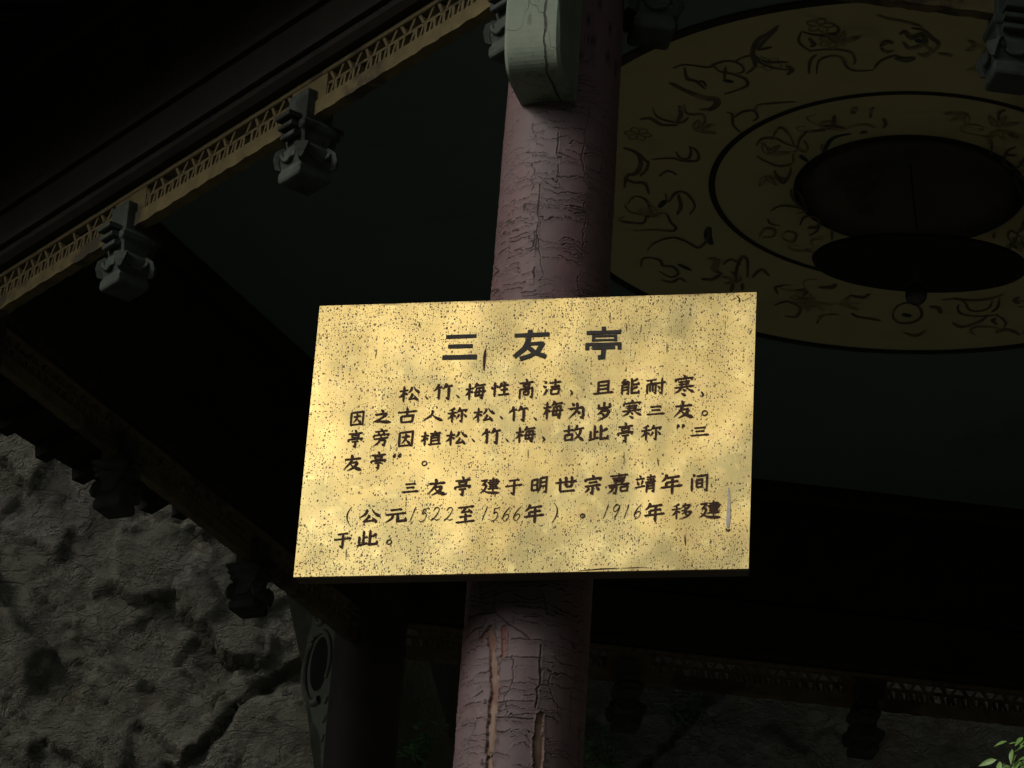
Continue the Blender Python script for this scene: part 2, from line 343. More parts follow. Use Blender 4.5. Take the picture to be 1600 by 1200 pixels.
# ------------------------------------------------------------------ pavilion
pav = empty('pavilion', (CEN.x, CEN.y, FLOOR))
tag(pav, 'old hexagonal timber pavilion with peeling rose pillar, ochre fretwork and painted dark ceiling', 'pavilion')
def P_(mb, name, mat, par=pav, **k): return mb.build(name, mat, par, **k)
# plinth with coping stones
mb = MB(); pr = [CEN+(v-CEN)*1.32 for v in HV]
V = [p+Z*z for z in (1.2, FLOOR-.14) for p in pr]
mb.add(V, [tuple(range(5, -1, -1)), tuple(range(6, 12))]+[(i, (i+1) % 6, 6+(i+1) % 6, 6+i) for i in range(6)])
plinth = P_(mb, 'plinth', M_stone); tag(plinth, 'stone plinth of the pavilion')
mb = MB(); V = [CEN+(v-CEN)*1.30+Z*z for z in (FLOOR-.138, FLOOR) for v in HV]
mb.add(V, [tuple(range(5, -1, -1)), tuple(range(6, 12))]+[(i, (i+1) % 6, 6+(i+1) % 6, 6+i) for i in range(6)]); P_(mb, 'floor', M_stone)

# --- front pillar: real relief of cracked and peeling paint
def seg_dist(s, z, pts):
    d = np.full(s.shape, 9.); 
    for (x0, z0), (x1, z1) in zip(pts[:-1], pts[1:]):
        vx, vz = x1-x0, z1-z0; L = vx*vx+vz*vz+1e-12; t = np.clip(((s-x0)*vx+(z-z0)*vz)/L, 0, 1)
        d = np.minimum(d, np.hypot(s-x0-t*vx, z-z0-t*vz))
    return d
def on_pillar(px, py):
    """pixel -> (arc length, z) on the front pillar"""
    d = ray(px, py); o = EYE-Vector((PX, PY, 0)); a = d.x*d.x+d.y*d.y; b = 2*(o.x*d.x+o.y*d.y); c = o.x*o.x+o.y*o.y-PR*PR
    dis = max(b*b-4*a*c, 0); t = (-b-math.sqrt(dis))/(2*a); p = o+d*t
    return (PR*math.atan2(p.x, -p.y), (EYE+d*t).z)
def front_pillar():
    rows = np.concatenate([np.linspace(FLOOR-.02, 3.30, 14), np.arange(3.31, 3.80, .0011), np.linspace(3.802, 4.20, 60), np.arange(4.205, 4.72, .0011), np.linspace(4.73, ZC+.25, 60)])
    ths = np.concatenate([np.linspace(-math.pi, -1.95, 14), np.linspace(-1.9, 1.9, 330), np.linspace(1.95, math.pi, 14)])
    Zg, T = np.meshgrid(rows, ths, indexing='ij'); s = PR*T
    wx = (fbm(s*60, Zg*60, 4, 1)-.5)*.011; wz = (fbm(s*30+9, Zg*30, 5, 2, .6)-.5)*.026
    sw, zw = s+wx, Zg+wz
    # columns of paint plates between wandering vertical splits
    edges = np.array([-.31, -.20, -.148, -.112, -.083, -.052, -.018, .012, .05, .085, .12, .16, .22, .31])
    vdist = np.full(s.shape, 9.); col = np.zeros(s.shape, int)
    for i, e in enumerate(edges):
        ex = e+(fbm(Zg*16, Zg*0+i*3.7, 4, 60+i)-.5)*.045
        on = ss(fbm(Zg*9+i*11, Zg*0+i, 3, 90+i), .50, .58)
        dd = np.abs(sw-ex)+(1-on)*.05; vdist = np.minimum(vdist, dd); col += (sw > ex)
    hd = np.full(s.shape, 9.); sgn = np.zeros(s.shape)
    for c in range(len(edges)+1):
        m = col == c; zz = 2.4; r = np.random.default_rng(100+c); lst = []
        while zz < 5.9: lst.append((zz, r.random())); zz += r.uniform(.006, .017)
        L = np.array(lst)
        if not m.any(): continue
        zq = zw[m]; i = np.clip(np.searchsorted(L[:, 0], zq), 1, len(L)-1)
        d0 = zq-L[i-1, 0]; d1 = L[i, 0]-zq
        pr0 = (L[i-1, 1] < .72); pr1 = (L[i, 1] < .72)
        d0 = np.where(pr0, d0, .02); d1 = np.where(pr1, d1, .02)
        hd[m] = np.minimum(d0, d1); sgn[m] = np.where(d0 < d1, 1, -1)
    strength = ss(fbm(s*14+4, Zg*10, 3, 77), .18, .45)
    cw = .0003+.0009*fbm(s*30, Zg*30, 3, 5)**1.5
    crack = np.maximum((1-ss(hd, cw*.5, cw*1.7))*strength, (1-ss(vdist, cw*.4, cw*1.4))*.9)
    lift = .0016*np.exp(-hd/.0026)*(sgn < 0)*strength + .0004*np.exp(-hd/.003)*(sgn > 0)*strength + .0005*np.exp(-vdist/.003)
    wood = np.zeros(s.shape); red = np.zeros(s.shape); extra = np.zeros(s.shape)
    def strip(pts, width, tgt, jag=.6):
        q = [on_pillar(*p) for p in pts]; d = seg_dist(s, Zg, q)
        d = d+(fbm(s*190+width*999, Zg*60, 5, 18, .7)-.5)*.0085; wloc = width*(.75-jag*.5+jag*1.3*fbm(s*0+width*999, Zg*38, 5, 8, .6))
        return 1-ss(d, wloc*.82, wloc*1.0), d-wloc
    for pts, wd in (([(769, 985), (771, 1010), (774, 1040), (776, 1080), (772, 1120), (769, 1160), (768, 1176)], .0085), ([(776, 1078), (771, 1150), (769, 1172)], .0080),
                    ([(768, 1188), (767, 1204)], .0065), ([(842, 1122), (839, 1160), (838, 1206)], .0085), ([(757, 1000), (765, 990)], .006), ([(899, 1130), (896, 1206)], .0012)):
        mk, e = strip(pts, wd, wood); wood = np.maximum(wood, mk); lift += .0022*np.exp(-np.abs(e)/.0022)*(e > 0); extra = np.maximum(extra, np.exp(-np.abs(e)/.0009)*(e > -.001)*.8)
    mk, e = strip([(790, 982), (788, 1028)], .0050, red, .3); red = np.maximum(red, mk*(1-wood)); lift += .0015*np.exp(-np.abs(e)/.002)*(e > 0)
    for pts, wd in (([(738, 967), (758, 961), (777, 959)], .0022), ([(762, 968), (758, 980), (733, 1001), (729, 1012)], .0018), ([(779, 962), (792, 976), (830, 1002), (845, 1002)], .0015), ([(729, 1030), (727, 1050)], .0025), ([(733, 1105), (752, 1101)], .0014),
                    ([(745, 1092), (757, 1082)], .0014), ([(843, 1010), (843, 1060), (838, 1090), (833, 1108)], .0019), ([(782, 1031), (845, 1031)], .0012), ([(800, 1002), (845, 1003)], .0012), ([(780, 1099), (832, 1098)], .001), ([(780, 1123), (830, 1127)], .0014),
                    ([(757, 1190), (756, 1200), (772, 1190), (773, 1180)], .0014), ([(820, 966), (838, 966)], .0016), ([(872, 208), (873, 222), (870, 240)], .0016), ([(872, 238), (884, 243)], .0014), ([(772, 455), (782, 455), (774, 463)], .002), ([(774, 432), (783, 424), (776, 420)], .002), ([(781, 400), (788, 394)], .0018), ([(785, 385), (792, 380)], .0018), ([(787, 368), (792, 364)], .0018),
                    ([(820, 322), (838, 322)], .0014), ([(822, 322), (822, 330)], .0026), ([(844, 290), (843, 330), (837, 390)], .0012), ([(836, 362), (835, 375), (833, 390)], .0014), ([(812, 415), (813, 424)], .0014), ([(836, 420), (837, 436)], .0014), ([(890, 322), (908, 326)], .0015), ([(803, 363), (812, 362)], .0013), ([(797, 350), (806, 348)], .0012), ([(890, 1005), (892, 1012)], .003)):
        q = [on_pillar(*p) for p in pts]; d = seg_dist(sw-wx*.2, zw-wz*.7, q); wv = wd*(.5+fbm(s*90, Zg*90, 3, 13)); k = 1-ss(d, wv*.5, wv*1.15)
        crack = np.maximum(crack, k); lift += .0016*np.exp(-d/.004)
    crack = np.maximum(crack*(1-wood)*(1-.7*red)*.9, extra*.9*ss(fbm(s*80, Zg*60, 3, 21), .4, .6))
    # raggedly lifted flakes along the left edge
    fl = ss(fbm(s*45, Zg*70, 3, 71), .60, .66)*ss(fbm(s*9+2, Zg*6+1, 2, 72), .48, .6); lift += fl*.0007*(s < -.03)
    base = (fbm(s*12, Zg*5, 3, 7)-.5)*.003
    h = base+lift*(1-wood) - .0022*crack - .0030*wood - .0012*red + (fbm(s*220, Zg*26, 3, 3)-.5)*.0011*wood
    Rr = PR+h+np.interp(Zg, [3.3, 3.8, 4.2, 4.65, 5.1], [.0065, .0050, .0035, .0005, -.002])
    P = np.stack([PX+Rr*np.sin(T), PY-Rr*np.cos(T), Zg], -1)
    me = grid_mesh('pillar', P, True, True)
    at = me.color_attributes.new('wear', 'FLOAT_COLOR', 'POINT')
    at.data.foreach_set('color', np.stack([crack, wood, red, np.ones_like(red)], -1).astype(np.float32).ravel())
    o = link('pillar', me, M_pillar, pav)
    tag(o, 'front pillar with cracked rose paint peeled down to bare wood below the sign')
front_pillar()
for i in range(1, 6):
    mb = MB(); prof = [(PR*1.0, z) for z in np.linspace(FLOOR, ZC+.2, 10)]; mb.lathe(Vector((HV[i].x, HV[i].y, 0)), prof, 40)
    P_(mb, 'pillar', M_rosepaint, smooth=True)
for i in range(6):
    mb = MB(); b = Vector((HV[i].x, HV[i].y, FLOOR)); mb.lathe(b, [(.0, .10), (.12, .10), (.15, .07), (.155, .04), (.14, .002)], 32); P_(mb, 'pillar_base', M_stone, smooth=True)

# --- beams, fretwork, pendants per side
PEND = {0: (.375, .675), 1: (.345, .675), 2: (.34, .655), 3: (.34, .66), 4: (.34, .66), 5: (.34, .617)}
def pendant(p, t, n, edge):
    """carved hanging post under the beam: square shaft, stacked mouldings, petals and a bud"""
    d = (t+n*.0).normalized(); zt = ZF+.055
    mb = MB(); o = Vector((p.x, p.y, 0))
    pr = [(.033, zt), (.033, ZF-.012), (.041, ZF-.020), (.041, ZF-.034), (.034, ZF-.040), (.030, ZF-.062), (.039, ZF-.072), (.042, ZF-.094), (.036, ZF-.106), (.034, ZF-.112), (.038, ZF-.118), (.038, ZF-.136), (.033, ZF-.141)]
    V = []
    for r, z in pr:
        for a, b in ((-1, -1), (1, -1), (1, 1), (-1, 1)): V.append(o+d*r*a+n*r*b+Z*z)
    Fc = [(0, 3, 2, 1)]+[(4*k+i, 4*k+(i+1) % 4, 4*k+4+(i+1) % 4, 4*k+4+i) for k in range(len(pr)-1) for i in range(4)]+[tuple(4*len(pr)-4+i for i in range(4))]
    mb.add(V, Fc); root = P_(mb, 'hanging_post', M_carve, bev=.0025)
    for sgn in (1, -1):                                         # stepped cloud-shaped tongues, outer and inner face
        for k in range(3):
            mb = MB(); mb.box(o, d, n*sgn, Z, (-.024, .024), (.0345+.0005*k, .066-.008*k), (ZF-.004-.018*k-.011, ZF-.004-.018*k), .002); mb.build('moulding', M_carve, root)
    for sgn in (1, -1):                                         # swag carved on the side faces
        mb = MB(); pts = [o+n*sgn*.0415+d*(.026*math.cos(a))+Z*(ZF-.078-.022*math.sin(a)) for a in np.linspace(0, math.pi, 9)]
        mb.tube(pts, .005, 6); mb.build('swag', M_carve, root, smooth=True)
        mb = MB(); pts = [o+d*sgn*.0415+n*(.026*math.cos(a))+Z*(ZF-.078-.022*math.sin(a)) for a in np.linspace(0, math.pi, 9)]
        mb.tube(pts, .005, 6); mb.build('swag', M_carve, root, smooth=True)
    for a in range(4):                                          # petals curling at the corners
        q = math.pi/4+a*math.pi/2; u = d*math.cos(q)+n*math.sin(q); v = u.cross(Z); mb = MB()
        pts = [(.046, -.066, .013), (.060, -.076, .014), (.064, -.092, .011), (.060, -.108, .003)]
        V = []
        for r, z, ww in pts: V += [o+u*r+v*ww+Z*(ZF+z), o+u*r-v*ww+Z*(ZF+z)]
        for r, z, ww in pts: V += [o+u*(r-.012)+v*ww*.8+Z*(ZF+z-.003), o+u*(r-.012)-v*ww*.8+Z*(ZF+z-.003)]
        m_ = len(pts); Fc = []
        for k in range(m_-1): Fc += [(2*k, 2*k+1, 2*k+3, 2*k+2), (2*m_+2*k, 2*m_+2*k+2, 2*m_+2*k+3, 2*m_+2*k+1), (2*k, 2*k+2, 2*m_+2*k+2, 2*m_+2*k), (2*k+1, 2*m_+2*k+1, 2*m_+2*k+3, 2*k+3)]
        Fc += [(0, 2*m_, 2*m_+1, 1), (2*m_-2, 2*m_-1, 4*m_-1, 4*m_-2)]
        mb.add(V, Fc); mb.build('petal', M_carve, root)
slat_meshes = {}
def slat_mesh(kind, ln, th, dp):
    key = (kind, round(ln, 4))
    if key not in slat_meshes:
        mb = MB(); mb.box(Vector(), Z, X, Y, (-ln/2, ln/2), (-th/2, th/2), (-dp/2, dp/2)); me = mesh('lattice_slat', mb.v, mb.f)
        bm = bmesh.new(); bm.from_mesh(me); bmesh.ops.recalc_face_normals(bm, faces=bm.faces); bm.to_mesh(me); bm.free(); me.materials.append(M_lattice); slat_meshes[key] = me
    return slat_meshes[key]
for e in range(6):
    A, B = HV[e], HV[(e+1) % 6]; t = (B-A).normalized(); n = t.cross(Z).normalized()      # outward?
    if (A-CEN).dot(n) < 0: n = -n
    L = (B-A).length; r0 = PR+.001
    o = Vector((A.x, A.y, 0)); rot = Matrix((t, n, Z)).transposed().to_euler()
    # bottom board with a shallow scalloped underside
    mb = MB(); N = 150; V = []
    for i in range(N+1):
        u = r0+(L-2*r0)*i/N; sc = .0022*abs(math.sin(i*math.pi/5))+.002*random.random()
        for b, z in ((-.013, ZF-sc), (.013, ZF-sc), (.013, ZF+.030), (-.013, ZF+.030)): V.append(o+t*u+n*b+Z*z)
    Fc = [(0, 1, 2, 3), (4*N+3, 4*N+2, 4*N+1, 4*N)]+[(4*i+k, 4*i+4+k, 4*i+4+(k+1) % 4, 4*i+(k+1) % 4) for i in range(N) for k in range(4)]
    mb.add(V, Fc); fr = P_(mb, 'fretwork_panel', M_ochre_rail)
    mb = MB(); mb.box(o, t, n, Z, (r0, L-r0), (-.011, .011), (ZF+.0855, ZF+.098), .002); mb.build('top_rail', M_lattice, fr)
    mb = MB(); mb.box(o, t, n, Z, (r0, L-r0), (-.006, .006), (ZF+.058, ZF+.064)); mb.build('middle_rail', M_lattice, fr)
    stuff = MB(); pitch = .0295; k = 0; u = r0+.02
    while u < L-r0-.02:
        near = any(abs(u-L*p) < .05 for p in PEND[e])
        if near:
            u += pitch; continue
        spec = [('v', (u, ZF+.044), .0275, .0085, 0.), ('d', (u+pitch*.5, ZF+.0745), .026, .007, .55 if k % 2 else -.55), ('w', (u+pitch*.42, ZF+.044), .0275, .006, -.32)]
        for kind, (cu, cz), ln, th, tilt in spec:
            if random.random() < .035: continue                 # a few slats have dropped out
            tl0 = tilt; tilt += random.uniform(-.09, .09)
            if e in (0, 1) :
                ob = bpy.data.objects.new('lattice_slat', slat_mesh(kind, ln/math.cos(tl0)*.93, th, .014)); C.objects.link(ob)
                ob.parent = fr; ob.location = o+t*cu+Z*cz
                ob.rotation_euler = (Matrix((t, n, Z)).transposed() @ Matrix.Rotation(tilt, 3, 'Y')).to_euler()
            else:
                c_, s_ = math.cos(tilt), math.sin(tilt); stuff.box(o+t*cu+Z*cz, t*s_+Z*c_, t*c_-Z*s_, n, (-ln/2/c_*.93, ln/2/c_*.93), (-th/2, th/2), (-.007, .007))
        u += pitch; k += 1
    if stuff.v: tag(stuff.build('lattice', M_lattice, fr), kind='stuff')
    for p in PEND[e]:                                          # plain ochre board behind each hanging post
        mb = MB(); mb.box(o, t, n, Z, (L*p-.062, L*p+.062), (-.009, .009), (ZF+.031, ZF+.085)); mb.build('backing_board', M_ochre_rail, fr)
    # beams over the fretwork
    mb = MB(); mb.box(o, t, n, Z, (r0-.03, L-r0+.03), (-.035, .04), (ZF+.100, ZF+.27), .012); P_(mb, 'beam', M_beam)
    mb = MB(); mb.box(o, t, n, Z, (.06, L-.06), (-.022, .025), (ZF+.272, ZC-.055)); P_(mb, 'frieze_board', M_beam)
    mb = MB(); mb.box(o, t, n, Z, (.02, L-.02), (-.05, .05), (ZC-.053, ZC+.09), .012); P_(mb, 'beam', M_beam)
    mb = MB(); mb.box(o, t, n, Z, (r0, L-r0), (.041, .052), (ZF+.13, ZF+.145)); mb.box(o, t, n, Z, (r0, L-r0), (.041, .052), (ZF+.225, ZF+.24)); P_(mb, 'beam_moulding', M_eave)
    for p in PEND[e]: pendant(A+t*L*p, t, n, e)
    pass
    if e == 5: pendant(A+t*(L-.150), t, n, e)
    if e == 0: pendant(A+t*(.150), t, n, e)

# --- eave brackets, carved, one projecting outwards from every pillar
def eave_bracket(i, front):
    c = Vector((HV[i].x, HV[i].y, 0)); u = (HV[i]-CEN).normalized()
    if front: u = Matrix.Rotation(math.radians(7), 3, 'Z') @ u
    v = u.cross(Z)
    up, dn = [], []
    # outer curve from the toe up to the eave, inner side along the pillar
    outer = [(PR-.01, -.390), (PR+.06, -.389), (PR+.092, -.383), (PR+.112, -.364), (PR+.122, -.33), (PR+.126, -.27), (PR+.124, -.17), (PR+.126, -.08), (PR+.145, .03), (PR+.20, .16), (PR+.27, .26), (PR+.36, .36), (PR+.44, .43)]
    inner = [(PR-.01, z) for _, z in outer]; W = .0495
    zb = ZF+.045
    if not front:
        outer = [(PR-.01, -.52), (PR+.025, -.50), (PR+.018, -.45), (PR+.038, -.42), (PR+.030, -.36), (PR+.055, -.33), (PR+.052, -.27), (PR+.085, -.235), (PR+.125, -.17), (PR+.165, -.10), (PR+.175, -.02), (PR+.165, .06), (PR+.15, .12), (PR+.19, .19), (PR+.25, .27), (PR+.36, .36), (PR+.44, .43)]
        W = .035
    mb = MB(); prof = outer+[(PR-.01, .43)]
    # smooth the curve
    def cr(pts, n=4):
        out = []
        for k in range(len(pts)-1):
            p0, p1, p2, p3 = [np.array(pts[min(max(j, 0), len(pts)-1)]) for j in (k-1, k, k+1, k+2)]
            for q in np.arange(n)/n: out.append(tuple(.5*((2*p1)+(-p0+p2)*q+(2*p0-5*p1+4*p2-p3)*q*q+(-p0+3*p1-3*p2+p3)*q**3)))
        return out+[tuple(pts[-1])]
    prof = cr(outer)+[(PR-.01, .43)]
    bm = bmesh.new(); ws = [-W, -W+.006, W-.006, W]; ins = [.006, 0, 0, .006]; rings = []
    cx = (PR+.05, 0.1)
    for wv, k in zip(ws, ins):
        ring = []
        for r, z in prof:
            rr = r-k if r > PR else r; ring.append(bm.verts.new(c+u*rr+v*wv+Z*(zb+z)))
        rings.append(ring)
    for a, b in zip(rings[:-1], rings[1:]):
        for k in range(len(prof)): bm.faces.new((a[k], a[(k+1) % len(prof)], b[(k+1) % len(prof)], b[k]))
    bm.faces.new(rings[0][::-1]); bm.faces.new(rings[-1]); bmesh.ops.triangulate(bm, faces=[f for f in bm.faces if len(f.verts) > 4])
    bmesh.ops.recalc_face_normals(bm, faces=bm.faces); me = bpy.data.meshes.new('eave_bracket'); bm.to_mesh(me); bm.free()
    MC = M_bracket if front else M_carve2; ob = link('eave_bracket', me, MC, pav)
    if front: tag(ob, 'pale green carved eave bracket projecting in front of the pillar top')
    else:
        for sg in (1, -1):                                     # carved scroll: raised rim round a flat black patch, painted as a shaded hollow
            mb2 = MB(); pts = [c+u*(PR+.092+.066*math.cos(a)*(1-.25*(a/5.5)))+v*sg*(W+.001)+Z*(zb-.04+.105*math.sin(a)*(1-.3*(a/5.5))) for a in np.linspace(-1.9, 3.8, 22)]
            mb2.tube(pts, [.013*(1-.5*k/22) for k in range(22)], 6); mb2.build('scroll', M_carve2, ob, smooth=True)
            mb2 = MB(); pts = [c+u*(PR+.10+.036*math.cos(a))+v*sg*(W+.001)+Z*(zb+.12+.038*math.sin(a)) for a in np.linspace(.6, 6., 16)]
            mb2.tube(pts, .008, 6); mb2.build('scroll', M_carve2, ob, smooth=True)
            mb2 = MB(); mb2.add([c+u*(PR+.088+.044*math.cos(a))+v*sg*(W+.0015+.0*a)+Z*(zb-.04+.08*math.sin(a)) for a in np.linspace(0, 2*math.pi, 21)[:-1]], [tuple(range(20))]); mb2.build('hollow_shade', M_lamp, ob)
            for q in range(3):
                mb2 = MB(); mb2.tube([c+u*(PR+.004+.04*s_)+v*sg*(W)+Z*(zb-.17-.055*q+.02*math.sin(s_*3)) for s_ in np.linspace(0, 1, 5)], .006, 5); mb2.build('scroll', M_carve2, ob, smooth=True)
for i in range(6): eave_bracket(i, i == 0)

# --- ceiling with its painted medallion
RO, RM, RI = .878, .4735, .2498
def ring_mesh(r0, r1, z, n=128):
    a = np.linspace(0, 2*np.pi, n+1); P = np.stack([np.stack([CEN.x+r*np.cos(a), CEN.y+r*np.sin(a), a*0+z], -1) for r in (r0, r1)]); return grid_mesh('ring', P, False, True)
vc = [CEN+(v-CEN)*.985 for v in HV]; n = 240; a = np.linspace(0, 2*np.pi, n+1)
hexr = []
for q in a:
    d = Vector((math.cos(q), math.sin(q), 0)); best = 9
    for i in range(6):
        A, B = vc[i], vc[(i+1) % 6]; ed = B-A; nn = Vector((ed.y, -ed.x, 0)).normalized(); dn = d.dot(nn)
        if dn and (A-CEN).dot(nn)/dn > 0: best = min(best, (A-CEN).dot(nn)/dn)
    hexr.append(best)
hexr = np.array(hexr); P = []
for k in np.linspace(0, 1, 24):
    r = RI*(1-k)+hexr*k; P.append(np.stack([CEN.x+r*np.cos(a), CEN.y+r*np.sin(a), a*0+ZC], -1))
ceil = link('ceiling', grid_mesh('ceiling', np.stack(P), False, True), M_teal, pav)
tag(ceil, 'dark teal boarded ceiling carrying the painted round medallion')
prof = [(RI+.002, ZC-.012), (RI, ZC), (RI-.004, ZC+.015), (RI*.9, ZC+.035), (RI*.7, ZC+.06), (RI*.4, ZC+.08), (.001, ZC+.085)]
mb = MB(); mb.lathe(Vector((CEN.x, CEN.y, 0)), prof, 64); mb.build('dome', M_dome, ceil, smooth=True)
link('medallion_ring', ring_mesh(RM+.004, RO-.012, ZC-.004), M_ochre, ceil)
link('medallion_ring', ring_mesh(RI+.026, RM-.012, ZC-.004), M_ochre, ceil)
for r0, r1 in ((RO-.0115, RO+.013), (RM-.0115, RM+.0035), (RI+.0035, RI+.0255)):
    link('medallion_outline', ring_mesh(r0, r1, ZC-.005), M_ink, ceil)
def strokes_mesh(name, strokes, Pf, N, lift, wscale):
    """ribbons: strokes = list of (points2d, widths); Pf maps 2-D to 3-D on the surface; every ribbon a hair above the last"""
    V, Fc = [], []
    for k, (pts, ws) in enumerate(strokes):
        P3 = [Pf(*p) for p in pts]; m = len(P3)
        off = N*(lift+k*2.5e-5)
        L_, R_ = [], []
        for i in range(m):
            t0 = (P3[i]-P3[i-1]).normalized() if i else None; t1 = (P3[i+1]-P3[i]).normalized() if i < m-1 else None
            t = (t0+t1) if (t0 is not None and t1 is not None) else (t0 if t1 is None else t1)
            if t.length < 1e-6: t = t1
            t.normalize(); s_ = N.cross(t); mit = 1.
            if t0 is not None and t1 is not None: mit = min(1/max(t.dot(t1), .5), 1.5)
            wv = ws[i]*wscale*.5*mit; L_.append(P3[i]+s_*wv+off); R_.append(P3[i]-s_*wv+off)
        b = len(V); V += L_+R_; Fc += [(b+i, b+m+i, b+m+i+1, b+i+1) for i in range(m-1)]
    return mesh(name, V, Fc)
def smooth_pts(pts, n=5):
    out = []
    for k in range(len(pts)-1):
        p0, p1, p2, p3 = [np.array(pts[min(max(j, 0), len(pts)-1)], float) for j in (k-1, k, k+1, k+2)]
        for q in np.arange(n)/n: out.append(tuple(.5*((2*p1)+(-p0+p2)*q+(2*p0-5*p1+4*p2-p3)*q*q+(-p0+3*p1-3*p2+p3)*q**3)))
    return out+[tuple(pts[-1])]
CP = Vector((0, 0, ZC))
def on_ceiling(px, py): return on_plane(px, py, CP, Z)
def S_(pts, w): 
    p = smooth_pts(pts, 4); m = len(p); return (p, [w*(.45+.75*math.sin(math.pi*min(1, (i+.6)/m))) for i in range(m)])
